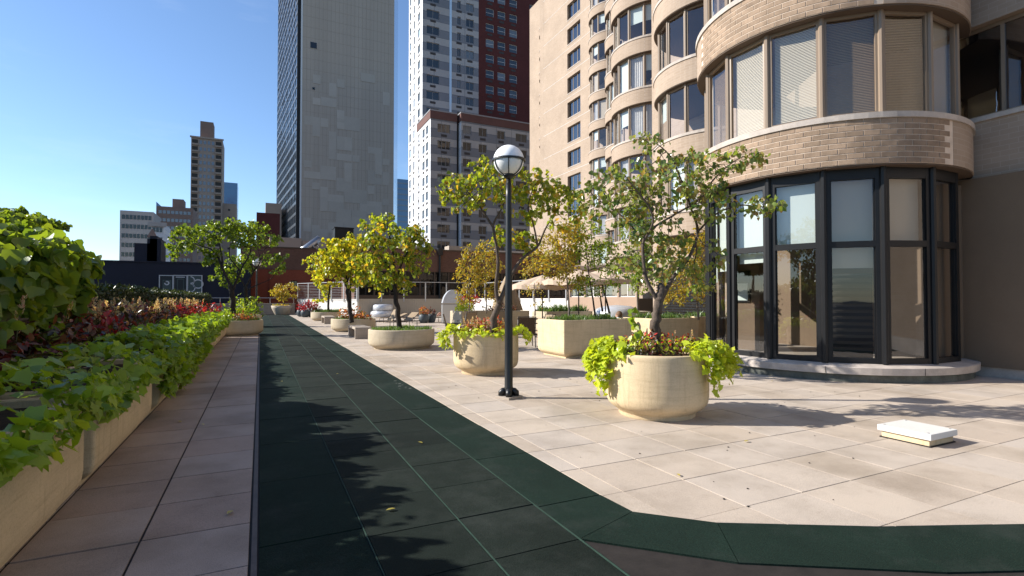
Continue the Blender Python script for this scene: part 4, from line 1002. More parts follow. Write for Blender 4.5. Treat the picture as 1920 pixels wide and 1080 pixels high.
# tower behind it
xt = xz(792.5, 0, 91.6)[0]; xr_ = xz(897.5, 0, 91.6)[0]
t = thing('apartment_tower', 'tall apartment tower, grey panels at left and maroon brick at right', 'building', (xt, 91.6, 0))
zt_ = [26.0+3.02*k for k in range(0, 12)]
facade(t, (xt, 91.6), (1,0), xr_-xt, 0, 64, cols([(800,824),(857.5,864),(874,888.5)], 91.6, xt), [z for z in zt_], 1.5, M['panel'], M['frame_grey'], M['far_win'])
facade(t, (xr_, 91.6), (1,0), 58-xr_, 0, 64, cols([(911,926),(933,947.5),(955,969.5),(993,1008)], 91.6, xr_), zt_, 1.6, M['brick_maroon'], M['frame_white'], M['far_win'], vents=True, mull=(), hb=(.45,))
facade(t, (xt, 101.3), (0,-1), 9.7, 0, 64, [(.6,1.9),(3.6,4.5),(6.6,8.2)], [2.0+3.02*k for k in range(20)], 1.6, M['panel_white'], M['frame_white'], M['far_win_sky'])
obj('notch_glass', MB().box(xz(843,0,91.6)[0]-xt, -.05, 20, xz(847,0,91.6)[0]-xt, -.002, 64), M['far_win_sky'], t)
obj('core', MB().box(.4, .5, 0, 58-xt, 9.5, 63.9), M['room_dark'], t)
# grey slab tower
t = thing('slab_tower', 'huge windowless grey slab tower with a dark glass side, cut by the top of view', 'building', (0, 150, 0))
M['slab_joint'] = flat('slab_joint', (.34,.29,.24), .8); M['slab'] = surf('slab', (.43,.365,.305), .07, .05, 3, .8, 0, stretch=(6,6,.2)); M['slab_panel'] = surf('slab_panel', (.475,.415,.355), .05, .2, 3, .8, 0, objvar=.1)
x0, x1 = xz(568,0,150)[0], xz(739.5,0,150)[0]; Ht = 108
obj('face', MB().box(x0, 0, 0, x1, 6, Ht), M['slab'], t)
m = MB()
for k in range(1, int((x1-x0)/1.05)): m.box(x0+k*1.05-.03, -.03, 0, x0+k*1.05+.03, -.001, Ht)
for k in range(1, 37): m.box(x0, -.02, 2.9*k-.03, x1, -.0005, 2.9*k+.03)
obj('joint', m, M['slab_joint'], t, kind='stuff')
obj('corner_strip', MB().box(x0-.42, -.15, 0, x0-.002, 5, Ht), M['frame_white'], t)
obj('column', MB().box(xz(558.5,0,150)[0], .3, 0, x0-.43, 6, Ht), M['black_frame'], t)
pr = random.Random(11)
for _ in range(64):
    w = pr.choice([2.1,2.1,2.1,4.2,4.2,6.3]); h = pr.choice([1.9,2.4,2.9,3.8]); a = x0+.5+round(pr.uniform(0, x1-x0-w-1)/2.1)*2.1; z = 8+round(pr.betavariate(2,2.6)*62/2.9)*2.9
    if a+w < x1: obj('panel', MB().box(a+.04, -.05-pr.random()*.06, z, a+w-.04, -.002, z+h), M['slab_panel'], t)
for px_, py_, s in ((588,85,10),(588,166,4)): a, z = xz(px_, py_, 150); obj('window', MB().box(a-s*.08, -.12, z-s*.08, a+s*.08, -.02, z+s*.08), M['win_dark'], t)
# its canted glass sides
M['curtain_glass'] = farglass('curtain_glass', (.02,.026,.034), .03, 1.0, 0, .5); M['curtain_glass'].node_tree.nodes['Principled BSDF'].inputs['IOR'].default_value = 2.2; M['curtain_bar'] = flat('curtain_bar', (.07,.08,.095), .3, .6)
pA = Vector((xz(522.5,0,196)[0], 196-150)); pB = Vector((xz(558.5,0,151)[0], .9)); u = (pB-pA).normalized(); L = (pB-pA).length
m = MB(); m.obox(pA, u, L, 1, 0, Ht); obj('glass_side', m, M['curtain_glass'], t)
m = MB(); nn = Vector((u.y, -u.x))
for i in range(15): m.obox(pA+u*(L*i/14-.09)+nn*.12, u, .13, .11, 0, Ht)
for k in range(36): m.obox(pA+nn*.08, u, L, .07, 2.9*k+1, 2.9*k+1.75)
obj('mullion_grid', m, M['curtain_bar'], t, kind='stuff')
pC = Vector((x1+.02, .5)); pD = Vector((xz(746.5,0,185)[0], 35)); u = (pD-pC).normalized(); m = MB(); m.obox(pC, u, (pD-pC).length, 1, 0, Ht); obj('glass_side', m, M['far_win_sky'], t)

def boxtower(name, label, pxl, pxr, ytop, Y, mat, depth=18, cat='building', wins=None, mg=None, side=None):
    x0, z = xz(pxl, ytop, Y); x1 = xz(pxr, ytop, Y)[0]; t = thing(name, label, cat, (x0, Y, 0)); w = x1-x0
    obj('wall', MB().box(0, 0, 0, w, depth, z), mat, t)
    if wins:
        m = MB(); c0, n, ww, wh, dz, z0 = wins
        for i in range(n):
            for k in range(60):
                zz = z-dz*(k+1)+.3
                if zz < z0: break
                x = w*(c0+(1-2*c0)*(i+.5)/n)-ww/2; m.box(x, -.10, zz, x+ww, -.01, zz+wh)
        obj('window', m, mg or M['far_pane'], t, kind='stuff')
    return t, w, z
M['far_pane'] = farglass('far_pane', (.14,.16,.19), .1, 1.0, 0, .05)
M['tan_far'] = surf('tan_far', (.34,.265,.215), .08, .05, 1, .85, 0); M['brown_far'] = surf('brown_far', (.23,.155,.125), .1, .05, 1, .85, 0)
M['pale_far'] = surf('pale_far', (.38,.35,.33), .1, .05, 1, .85, 0); M['blue_far'] = farglass('blue_far', (.06,.16,.30), .08, .9, 0, .2)
t, w, z = boxtower('far_tower', 'slender far brown tower with balconies and a box penthouse on its roof', 358.5, 417.5, 256, 300, M['tan_far'], 16, wins=(.24, 4, 1.1, 1.7, 3.4, 20))
a = xz(374,222,300); b = xz(399,222,300)[0]; obj('penthouse', MB().box(a[0]-t.location.x, 4, z, b-t.location.x, 12, a[1]), M['brown_far'], t)
obj('cornice', MB().box(-.5, -.6, z-.4, w+.5, .0, z+.4), M['tan_far'], t)
m = MB()
for k in range(20):
    for xx in (.3, w-3.2): m.box(xx, -.9, z-4-3.4*k, xx+2.9, -.02, z-3.2-3.4*k)
obj('balcony', m, M['tan_far'], t, kind='stuff')
m = MB()
for k in range(20):
    for xx in (.4, w-3.0): m.box(xx, -.12, z-3.2-3.4*k, xx+2.5, -.03, z-1.2-3.4*k)
obj('recess', m, M['room_dark'], t, kind='stuff')
boxtower('far_building', 'far tan building wing just right of the slender tower', 416, 443, 381, 305, M['tan_far'], 16, wins=(.5,1,1,1,4,20), mg=M['vent'])
boxtower('far_building', 'far pale blue glass tower showing above the tan wing', 415, 445.5, 341, 420, M['blue_far'], 20, wins=(.02, 7, 1.1, 60, 80, 2), mg=M['pale_far'])
t, w, z = boxtower('far_building', 'far brown brick building with a dark rooftop house left of the slender tower', 293, 362, 386, 250, M['brown_far'], 16, wins=(.05, 8, 1.1, 1.3, 3.2, 12))
a = xz(322,371,250); b = xz(343,371,250)[0]; obj('roof_house', MB().box(a[0]-t.location.x, 2, z, b-t.location.x, 9, a[1]), M['brown_far'], t)
x0, z0 = xz(293,378,280); x1, z1 = xz(317,400,280)
tag(obj('glass_gable', MB().add([(x0,280,z0-14),(x1,280,z0-14),(x1,280,z1),(x0,280,z0),(x0,290,z0-14),(x1,290,z0-14),(x1,290,z1),(x0,290,z0)], [(0,1,2,3),(7,6,5,4),(0,3,7,4),(1,5,6,2),(3,2,6,7)]), M['blue_far'], None), 'sloping blue glass gable peeping over the brown brick building', 'building')
t, w, z = boxtower('far_building', 'pale stone building with cornice at the left edge of the skyline', 225, 288, 394, 210, M['pale_far'], 14, wins=(.05, 8, .8, 1.4, 3.1, 12), mg=M['win_dark'])
t, w, z = boxtower('far_building', 'whitish stone block with dark windows in front of the pale building', 284, 307, 418, 195, M['panel_white'], 14, wins=(.08, 3, .7, 1.5, 3.1, 12), mg=M['win_dark'])
obj('cornice', MB().box(-.8, -.9, z-1.1, w+.8, 0, z+.2), M['pale_far'], t)
boxtower('far_building', 'dark maroon brick block against the foot of the grey slab tower', 481, 525, 398, 130, M['brick_maroon'], 14)
boxtower('far_building', 'small tan rooftop house behind the maroon block', 498, 528, 380, 170, M['tan_far'], 14, wins=(.1,2,1.2,1.4,4,40), mg=M['win_dark'])
t, w, z = boxtower('far_building', 'distant blue glass tower between the slab and the apartments', 744, 768, 335, 300, M['blue_far'], 20, wins=(.02, 6, 1.0, .9, 3.2, 12), mg=M['far_pane'])
# navy hall with posters
M['navy'] = surf('navy', (.012,.014,.028), .2, .3, 8, .7, .05); M['poster'] = flat('poster', (.012,.016,.022), .4); M['poster_b'] = flat('poster_green', (.05,.075,.075), .5); M['poster_w'] = flat('poster_white', (.45,.47,.5), .5)
x0, z0 = xz(30,486,70); x1 = xz(470,486,70)[0]
t = thing('navy_hall', 'low dark navy hall with a row of framed posters, beyond the hedge', 'building', (x0, 70, 0)); w = x1-x0
obj('wall', MB().box(0, 0, 0, w, 14, z0), M['navy'], t); obj('coping', MB().box(-.1, -.12, z0+.002, w+.1, 14, z0+.15), M['navy'], t)
for a, b, yt in ((262,290,460),(285,310,452),(290,303,447)):
    p = xz(a, yt, 76); q = xz(b, yt, 76)[0]; obj('roof_tower', MB().box(p[0]-x0, 3, z0, q-x0, 6+yt*.001, p[1]), M['navy'], t)
p = xz(287,452,79); q = xz(309,452,79)[0]; xm = (p[0]+q)/2-x0; obj('tank_roof', MB().lathe([((q-p[0])*.55, 0), (.02, 1.1)], 4, (0,0)), M['brown_far'], t, loc=(xm, 4.5, p[1]+.02), rz=PI/4)
S = lambda x, y: (xz(x, y, 69.8)[0], xz(x, y, 69.8)[1])
for k, (a, b) in enumerate(((298,324.5),(324.5,351),(351,379))):
    (xa_, zt2), (xb_, zb2) = S(a, 515.5), S(b, 549)
    p = thing('poster', ['left poster on the navy hall, showing a grey device with a round dial','middle poster on the navy hall, showing a plain dark device','right poster on the navy hall, with big round letter shapes'][k], 'poster', (xa_, 69.85, zb2)); W_, H_ = xb_-xa_, zt2-zb2; f = .09
    obj('board', MB().box(f, 0, f, W_-f, .08, H_-f), M['poster'], p)
    obj('frame', MB().box(0, -.05, 0, f, .08, H_).box(W_-f, -.05, 0, W_, .08, H_).box(f, -.049, 0, W_-f, .079, f).box(f, -.049, H_-f, W_-f, .079, H_), M['poster_w'], p)
    def ring(cx, cz, r, th, a0=0, a1=2*PI, mat=M['poster_w'], y=-.012):
        m = MB(); n = 20; vs = []
        for i in range(n+1):
            a = a0+(a1-a0)*i/n; vs += [(cx+r*math.cos(a), y, cz+r*math.sin(a)), (cx+(r-th)*math.cos(a), y, cz+(r-th)*math.sin(a))]
        m.add(vs, [(2*i,2*i+2,2*i+3,2*i+1) for i in range(n)]); return obj('print', m, mat, p)
    def rect(x0_, z0_, x1_, z1_, mat, y=-.006): return obj('print', MB().add([(x0_,y,z0_),(x1_,y,z0_),(x1_,y,z1_),(x0_,y,z1_)], [(0,1,2,3)]), mat, p)
    if k == 0: rect(.35, f+.02, W_-.2, H_*.72, M['poster_b']); ring(W_*.55, H_*.55, .25, .12); ring(W_*.4, H_*.62, .12, .12, mat=M['poster'])
    if k == 1: rect(.4, f+.02, W_-.35, H_*.8, M['poster_b']); rect(.46, f+.06, W_-.41, H_*.75, M['poster'], -.009); rect(.25, H_*.86, W_-.25, H_*.91, M['poster_w'])
    if k == 2: rect(f, f, W_-f, H_-f, M['poster_b']); ring(W_*.22, H_*.72, .42, .1, -PI/2, PI/2); ring(W_*.22, H_*.28, .5, .1, -PI/2, PI/2); ring(W_*.72, H_*.5, .55, .13)
# red brick hall with roof plant
x0, z0 = xz(452,462,75); x1 = xz(592,462,75)[0]; x2 = xz(660,462,75)[0]; zl = xz(500,505,75)[1]
t = thing('red_hall', 'low orange-red painted brick building with darker brick top behind the path end', 'building', (x0, 75, 0))
hol = [(xz(a,0,75)[0]-x0, xz(a,b,75)[1], xz(c_,0,75)[0]-x0, xz(a,d,75)[1]) for a, b, c_, d in ((548,500,558,486),(550,545,562,526),(598,545,610,528))]
wall('wall', t, (0,0), (1,0), x2-x0, 0, zl, hol, M['brick_redwall'], .25)
for h in hol: window(t, (x0, 75), (1,0), h, .25, M['black_frame'], M['win_dark'], (.5,), .08, (.5,))
obj('upper_wall', MB().box(-.05, -.06, zl+.002, x2-x0, 12, z0), M['brick_dark'], t)
obj('core', MB().box(.1, .3, 0, x2-x0-.1, 11.9, zl), M['brick_dark'], t)
obj('pilaster', MB().box(xz(510,0,75)[0]-x0, -.18, 0, xz(512,0,75)[0]-x0, -.002, zl), M['brick_redwall'], t)
obj('coping', MB().box(-.1, -.15, z0+.002, x1-x0, 12, z0+.15), M['soffit'], t)
x0, z0 = xz(505,444,95); x1 = xz(680,444,95)[0]
t = thing('concrete_hall', 'grey concrete parapet building on top of and behind the red brick hall', 'building', (x0, 95, 0))
for i in range(3): w = (x1-x0)/3; obj('panel', MB().box(i*w+.06, 0, 0, (i+1)*w-.06, 8, z0-i*.35), M['tan_far'], t)
a, z = xz(628,427,85); b = xz(663,427,85)[0]
t = thing('roof_plant', 'black boxy plant housing on the roof beyond the yellow tree', 'roof unit', (a, 85, 6)); obj('housing', MB().box(0, 0, 0, b-a, 3, z-6), M['black_frame'], t); obj('stack', MB().box(-1.1, .3, 0, -.5, 1.2, z-8), M['black_frame'], t); obj('rim', MB().box(-.1, -.1, z-5.998, b-a+.1, 3.1, z-5.85), M['black_frame'], t)
a, z = xz(565,458,82); b, zb3 = xz(600,447,82)
t = thing('roof_duct', 'shiny silver duct slanting down the roof beside a black hood', 'duct', (a, 82, z-1)); obj('duct', MB().tube([(0,0,0),(.6,0,.35),(b-a,0,zb3-z+1.0)], .55, 14), flat('duct_metal', (.35,.37,.4), .4, .5, .9), t, True)
for k in range(3): obj('band', MB().tube([(.9+k*.7,0,.45+k*.28),(1.0+k*.7,0,.5+k*.28)], .58, 14), M['rail_metal'], t, True)
obj('hood', MB().add([(1.2,-.9,-1.4),(5,-.9,-1.4),(5,-.9,1.1),(1.2,-.9,-.3),(1.2,2,-1.4),(5,2,-1.4),(5,2,1.1),(1.2,2,-.3)], [(0,1,2,3),(7,6,5,4),(0,3,7,4),(1,5,6,2),(3,2,6,7),(0,4,5,1)]), M['black_frame'], t)
# low wall and rail at the end of the path, city block under the terrace
tag(obj('end_wall', MB().box(-8, 57.6, 0, 3.2, 58.1, 1.0).box(-8.05, 57.55, 1.002, 3.25, 58.15, 1.1), M['bench'], None), 'low pale ledge closing the far end of the rubber path', 'wall')
t = thing('end_railing', 'thin dark railing on the ledge at the far end of the path', 'railing', (-8, 57.8, 1.1)); obj('rail', MB().tube([(0,0,.55),(11.2,0,.55)], .035, 6), M['rail_metal'], t)
for k in range(6): obj('post', MB().tube([(.1+k*2.2,0,0),(.1+k*2.2,0,.55)], .03, 6), M['rail_metal'], t)
tag(obj('parapet_wall', MB().box(-5.6, -4, 0, -5.3, 57.5, 1.25), M['bench'], None), 'long concrete parapet behind the clipped hedge', 'wall')

# ------------------------------------------------------------------ PLANTING
def vine(label, c, R, H, sections, n, size, mat=None):
    """sections: (screen angle deg from the right, going towards the viewer negative; half width, drop, reach)"""
    c = Vector((c[0], c[1])); vd = c.normalized(); rt = Vector((vd.y, -vd.x)); P = []; N = []
    for a0, hw, drop, reach, wt in sections:
        for _ in range(int(n*wt)):
            a = math.radians(a0+random.gauss(0, hw*.5)); d = rt*math.cos(a)+vd*math.sin(a); t_ = random.random()**.8
            k = 1-.25*abs(random.gauss(0, 1)); dr = drop*k*(1+.4*math.sin(a*9))
            r = R-.16+(.16+reach)*math.sin(min(1, t_*1.6)*PI/2)+random.gauss(0, .035); z = H+.05+.10*math.sin(min(1, t_*2.2)*PI)-dr*max(0, t_-.25)**1.2/.75+random.gauss(0, .03)
            P.append((c.x+d.x*r, c.y+d.y*r, z)); N.append((d.x*t_, d.y*t_, 1.1-t_*.6))
    return mound('trailing_vine', label, P, N, mat or M['lime'], size, STAR, .5)
def clump(name, label, c, R, z0, z1, n, size, mat, shape=OVAL, off=(0,0), up=.7, cat='plant', sy=1):
    a = RNG.uniform(0, 2*PI, n); r = R*np.sqrt(RNG.uniform(0, 1, n)); P = np.column_stack([c[0]+off[0]+r*np.cos(a), c[1]+off[1]+r*sy*np.sin(a), RNG.uniform(z0, z1, n)])
    P[:, 2] = z0+(P[:, 2]-z0)*(.65+.35*np.cos(r/R*1.3))*(.75+.35*np.sin(P[:, 0]*7+c[0])*np.sin(P[:, 1]*8))
    N = np.column_stack([np.cos(a)*.5, np.sin(a)*.5, np.full(n, up)]); return mound(name, label, P, N, mat, size, shape, -.15, cat=cat)
def spikes(name, label, pts, h, r, mat, cat='plant', base=None):
    P = []; T = []; N = []; st = MB(); b = np.mean(pts, axis=0); b[2] = min(p[2] for p in pts)
    for x, y, z in pts:
        hh = h*random.uniform(.6, 1.25); lx, ly = random.gauss(0, .12), random.gauss(0, .12)
        for k in range(46):
            f = random.random(); a = random.uniform(0, 2*PI); rr = r*(1-f)**.7*random.uniform(.4, 1)
            P.append((x+lx*f*hh*2+rr*math.cos(a), y+ly*f*hh*2+rr*math.sin(a), z+f*hh)); T.append((math.cos(a)*.6, math.sin(a)*.6, 1)); N.append((math.cos(a), math.sin(a), .2))
        st.tube([Vector((x, y, z-.2))-Vector(b), Vector((x+lx*hh, y+ly*hh, z+hh*.5))-Vector(b)], .006, 4)
    t = thing(name, label, cat, b); me = leaves_mesh('flower_head', np.array(P)-b, T, N, np.full(len(P), r*1.1), mat, OVAL); link('flower_head', me, t); obj('stem', st, M['leaf_hedge'], t)
    return t
vine('bright lime vine spilling over the rim of the large front round planter', P1, .69, .84,
     [(186,22,.40,.22,.40),(207,12,.50,.12,.16),(-24,14,.36,.14,.22),(4,20,.34,.28,.24),(-42,10,.06,.02,.04),(228,12,.04,.0,.05),(90,70,.03,.05,.14)], 1500, .082)
clump('coleus', 'red and dark leafed coleus in the front round planter', P1, .6, .84, 1.12, 1100, .06, M['coleus'])
clump('mixed_foliage', 'yellow-green broad leaves among the coleus in the front planter', P1, .56, .86, 1.10, 260, .075, M['lime'])
clump('red_bloom', 'small red-orange blossoms in the front round planter', P1, .55, 1.0, 1.17, 90, .05, M['flower_red'], up=1)
spikes('celosia', 'dull pink plume stalks at the right rim of the front round planter', [(5.33,5.35,1.02),(5.4,5.42,1.0),(4.95,5.3,1.0)], .16, .018, M['celosia'])
grp = WP([(1190,590),(1192,615),(1198,640)], 7.0)
P = []; N = []
for k in range(26): q = Vector(grp[0]).lerp(Vector(grp[2]), random.random()); P.append((q.x+random.gauss(0,.035), q.y+random.gauss(0,.035), q.z+random.gauss(0,.03))); N.append((-.5,-.6,.4))
mound('climbing_sprig', 'upright sprig of big green leaves left of the front tree trunk', P, N, M['leaf_bright'], .10, HEART, .6)
vine('bright lime vine around the rim of the round planter behind the lamp post', P2, .70, .83,
     [(192,20,.26,.24,.36),(-6,18,.20,.22,.2),(-60,45,.01,-.02,.12),(235,40,.02,.0,.14)], 800, .09)
clump('coleus', 'orange and red coleus in the planter behind the lamp post', P2, .6, .84, 1.12, 900, .075, M['coleus_orange'])
clump('mixed_foliage', 'lime leaves mixed in the planter behind the lamp post', P2, .6, .84, 1.02, 220, .085, M['lime'])
spikes('celosia', 'pink and cream plumes standing in the planter behind the lamp post', [(P2[0]+random.uniform(-.5,.5), P2[1]+random.uniform(-.5,.4), .98) for _ in range(20)], .24, .022, M['celosia'])
clump('red_bloom', 'red blossoms by the trunk in the planter behind the lamp post', P2, .35, 1.05, 1.24, 60, .06, M['flower_red'], off=(.05,-.15), up=1)
grass_tuft('low green ground cover filling the nearest low round planter', 4.14, 16.76, .95, .57, 2600, .15)
grass_tuft('green ground cover in the orange-flowered low planter', 4.13, 26.4, .95, .57, 1200, .14)
grass_tuft('bright green ground cover in the farthest low planter', 4.33, 40.0, .95, .56, 1500, .28)
clump('coleus', 'tall orange-leaved coleus beside the post in the middle low planter', (3.95, 26.2), .55, .6, 1.35, 260, .16, M['coleus_orange'])
clump('coleus', 'orange-leaved coleus at the front rim of the middle low planter', (4.5, 25.8), .35, .6, .95, 110, .14, M['coleus_orange'])
clump('coleus', 'brown-leaved coleus at the left side of the farthest low planter', (3.6, 39.8), .35, .6, 1.05, 90, .2, M['coleus'])
grass_tuft('dark strappy grass filling the large square planter', 8.3, 12.5, 1, .97, 1500, .2, (7.35,11.9,9.28,13.05))
grass_tuft('strappy grass in the square planter behind the big round one', 11.3, 12.7, 1, .95, 1300, .22, (10.55,12.15,12.1,13.25))
grass_tuft('strappy grass in the square planter by the glazed bay corner', 13.4, 13.1, 1, .95, 500, .22, (12.75,12.5,14.1,13.65))
grass_tuft('dark leafy cover in the box planter under the parasol', 12.9, 21.1, 1, .95, 1100, .36, (11.8,20.6,14.0,21.6))
clump('mixed_foliage', 'bright lime foliage at the left end of the long box planter', (8.75, 23.2), .45, 1.0, 1.5, 350, .13, M['lime'])
clump('coleus', 'red coleus above the lime foliage in the long box planter', (9.1, 23.5), .5, 1.35, 1.85, 260, .13, M['coleus_red'])
clump('coleus', 'low dark coleus along the middle of the long box planter', (10.6, 23.2), .9, 1.0, 1.35, 260, .12, M['coleus'], sy=.5)
# left low rounded planters
grass_tuft('grey-green tufts in the low planter at the end of the left row', -.92, 25.6, .95, .62, 1200, .2)
clump('coleus', 'orange and pink flowers in the low planter at the end of the left row', (-.75, 25.2), .6, .65, 1.05, 260, .12, M['coleus_orange'])
clump('leafy_plant', 'fresh green leafy plant in the low planter under the green tree', (-.9, 26.0), .6, .65, 1.35, 420, .15, M['leaf_bright'])
clump('leafy_plant', 'bright green shrub in the rear low planter under the green tree', (-.7, 33.0), .9, .65, 1.9, 600, .18, M['leaf_bright'])
# left row: vine over the fronts, coleus and plumes behind
secs = [(2.8,8.2,.14,1100,'lime vine over the nearest box planter at the left edge of view'),(8.2,11.5,.52,2500,'mass of lime vine hanging to the ground over the second box planter'),
        (11.4,14.8,.46,2200,'mass of lime vine hanging over the third box planter of the left row'),(14.8,18.2,.18,950,'low lime vine along the rim of the fourth left box planter'),
        (18.2,24.6,.20,1100,'lime vine along the last two box planters of the left row')]
for y0, y1, drop, n, l in secs:
    P = []; N = []
    for _ in range(n):
        y = random.uniform(y0, y1); t_ = random.random(); wob = .5+.5*math.sin(y*2.3)*math.sin(y*1.1+1)
        if t_ < .5: x = -2.05+t_*2*.95; z = .90+.12*math.sin(t_*2*PI*.9)+.07*math.sin(y*3.1)+random.gauss(0, .04); nn = (.35, 0, 1)
        else: s = (t_-.5)*2; x = -1.17+.08*math.sin(s*PI)+random.gauss(0, .03); z = .92-s*(drop+.2*wob)*(.35+.9*abs(math.sin(y*1.9+.6)))+random.gauss(0, .03); nn = (1, -.1, .45)
        P.append((x, y, z)); N.append(nn)
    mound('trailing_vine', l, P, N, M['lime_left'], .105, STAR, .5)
for y0, y1, l in ((3,8,'dark red coleus in the nearest left box planter'),(8,12,'dark red and green coleus behind the lime vine, nearest stretch in view'),(12,17,'dark red coleus behind the lime vine in the middle of the left row'),(17,24.4,'dark red coleus at the far end of the left row')):
    n = int(340*(y1-y0)); P = np.column_stack([RNG.uniform(-3.0, -1.85, n), RNG.uniform(y0, y1, n), RNG.uniform(.9, 1.43, n)]); P[:, 2] -= .16*(P[:, 0]+1.85 > -.25); P[:, 2] += .07*np.sin(P[:, 1]*2.7)
    N = np.tile([.3,0,.8], (n,1)); mound('coleus', l, P, N, M['coleus'], .115, OVAL, -.1)
for y0, y1, l in ((3,8.5,'cream and pink plumes above the nearest left box planter'),(8.5,13,'tall cream and pink plumes above the dark coleus at the left'),(13,24,'small cream plumes above the far coleus of the left row')):
    spikes('celosia', l, [(random.uniform(-2.9,-2.0), random.uniform(y0, y1), 1.27) for _ in range(int((y1-y0)*8))], .28, .032, M['celosia'])
for i, (x, y, l) in enumerate(((-2.0,16.8,'bright red coleus clump in the left row, left one'),(-1.9,19.4,'bright red coleus clump in the left row, middle one'),(-1.7,22.4,'bright red coleus clump in the left row, right one'),(-2.2,9.4,'red flowers at the left edge of view above the vine'))):
    clump('coleus', l, (x, y), .42, 1.05, 1.5, 130, .12, M['coleus_red'])
# hedge
n = 15000; y = RNG.uniform(4, 52, n)**1.0; s = RNG.uniform(0, 1, n); x = np.where(s < .5, -4.75+s*1.7, -3.86+RNG.normal(0, .05, n)); zt_h = 1.90+.05*np.sin(y*1.7)+.04*np.sin(y*4.1)
z = np.where(s < .5, zt_h+RNG.normal(0, .03, n), RNG.uniform(.1, 1, n)*zt_h)
me = leaves_mesh('hedge', np.column_stack([x+3.9, y-28, z]), rdir(n), np.column_stack([RNG.normal(0, .5, n)+(s > .5), RNG.normal(0, .5, n), RNG.normal(.6, .4, n)]), RNG.uniform(.07, .15, n), M['leaf_hedge'], OVAL)
hd = thing('hedge', 'long clipped dark green hedge behind the left planters', 'hedge', (-3.9, 28, 0)); link('foliage', me, hd)
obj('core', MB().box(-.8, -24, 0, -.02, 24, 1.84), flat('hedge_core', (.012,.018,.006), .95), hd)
# trees to the left that shade the lane and the path
for i, (x, y, h, r, l) in enumerate(((-2.75,4.4,2.15,.9,'low dense tree at the near end of the left row'),(-2.85,6.1,2.2,.9,'low dense tree second from the near end of the left row'),(-2.85,7.8,2.25,.9,'low dense tree third from the near end of the left row'),(-3.0,9.5,2.3,.85,'low dense tree fourth from the near end of the left row'),
                     (-4.9,12.2,3.0,1.1,'spreading tree behind the hedge, nearest of four'),(-5.3,14.6,3.2,1.15,'spreading tree behind the hedge, second of four'),(-6.2,17.6,3.6,1.25,'spreading tree behind the hedge, third of four'),(-7.2,21.0,4.1,1.4,'spreading tree behind the hedge, fourth of four'),(-8.4,25.5,4.7,1.6,'taller spreading tree far behind the hedge'))):
    tree('redbud_tree', l, [([(x,y,.3),(x+.05,y,.8),(x-.05,y+.05,h-1.0)], .07, .045), ([(x-.05,y+.05,h-1.1),(x+.4,y-.3,h-.5),(x+.6,y-.5,h-.1)], .04, .012), ([(x-.05,y+.05,h-1.1),(x-.5,y+.3,h-.4),(x-.7,y+.5,h-.1)], .04, .012)],
         [((x,y,h-.3), (r,r*1.1,.5), 6), ((x+.2*r,y-.4*r,h-.7), (r*.8,r*.9,.45), 3)], M['leaf_left'], M['bark_dark'], leaf=.165, per=17, step=.16, natt=460, loose=.16)
# far end plants
def potted(name, label, x, y, R, H, mat, plant, psize, pn, zt, pr_=None, kind='bowl'):
    t = thing('flower_pot', label, 'pot', (x, y, 0))
    prof = [(R*.55,0),(R*.8,H*.12),(R*.98,H*.4),(R,H*.6),(R*.9,H*.88),(R*.72,H),(R*.62,H),(R*.6,H*.85),(.01,H*.85)] if kind == 'bowl' else [(R*.6,0),(R*.68,H*.1),(R*.95,H*.7),(R,H),(R*.9,H),(R*.86,H*.85),(.01,H*.85)]
    obj('pot', MB().lathe(prof, 28, cap=False), mat, t, True); clump('coleus', name, (x, y), pr_ or R*.95, H*.9, zt, pn, psize, plant); return t
M['pot_grey'] = surf('pot_grey', (.07,.085,.095), .15, 3, 30, .5, .1)
potted('crimson leafy plant in the rear round grey pot', 'rear round blue-grey pot with crimson plant at the path end', 3.25, 49.2, .38, .62, M['pot_grey'], M['coleus_red'], .2, 130, 1.35)
potted('crimson leafy plant in the middle round grey pot', 'front left round blue-grey pot with crimson plant at the path end', 3.45, 47.5, .36, .62, M['pot_grey'], M['coleus_red'], .2, 120, 1.4)
potted('crimson leafy plant in the right round grey pot', 'largest round blue-grey pot with crimson plant at the path end', 4.05, 47.7, .48, .8, M['pot_grey'], M['coleus_red'], .2, 150, 1.45)
potted('brown and yellow coleus in the round pot by the beige fence', 'round blue-grey pot with brown coleus before the beige fence', 9.6, 33.0, .34, .58, M['pot_grey'], M['coleus_orange'], .14, 160, 1.15)
potted('brown coleus in the second pot by the beige fence', 'darker tapered pot behind the round pot before the beige fence', 10.3, 33.6, .34, .55, M['pot_grey'], M['coleus'], .14, 150, 1.1, kind='tub')
potted('low plants in the white tapered tub at the path end', 'wide whitish tapered tub under the golden shrub at the path end', 1.9, 55.5, .95, .9, M['shade_grey'], M['leaf_gold'], .16, 120, 1.1, kind='tub')
D = 51.0
tree('shrub_tree', 'rounded golden-green shrub in the white tub at the path end', [(WP([(533,578),(532,566),(528,558)], D), .08, .05), (WP([(530,562),(520,548)], D), .04, .012), (WP([(531,562),(545,546)], D), .04, .012)],
     BL([(532,547,24,18,0,6),(518,550,14,12,0,2),(545,545,16,14,0,2)], D), M['leaf_gold'], M['bark_dark'], leaf=.2, per=14, step=.28, natt=130, loose=.25, shape=OVAL, twig=.008)

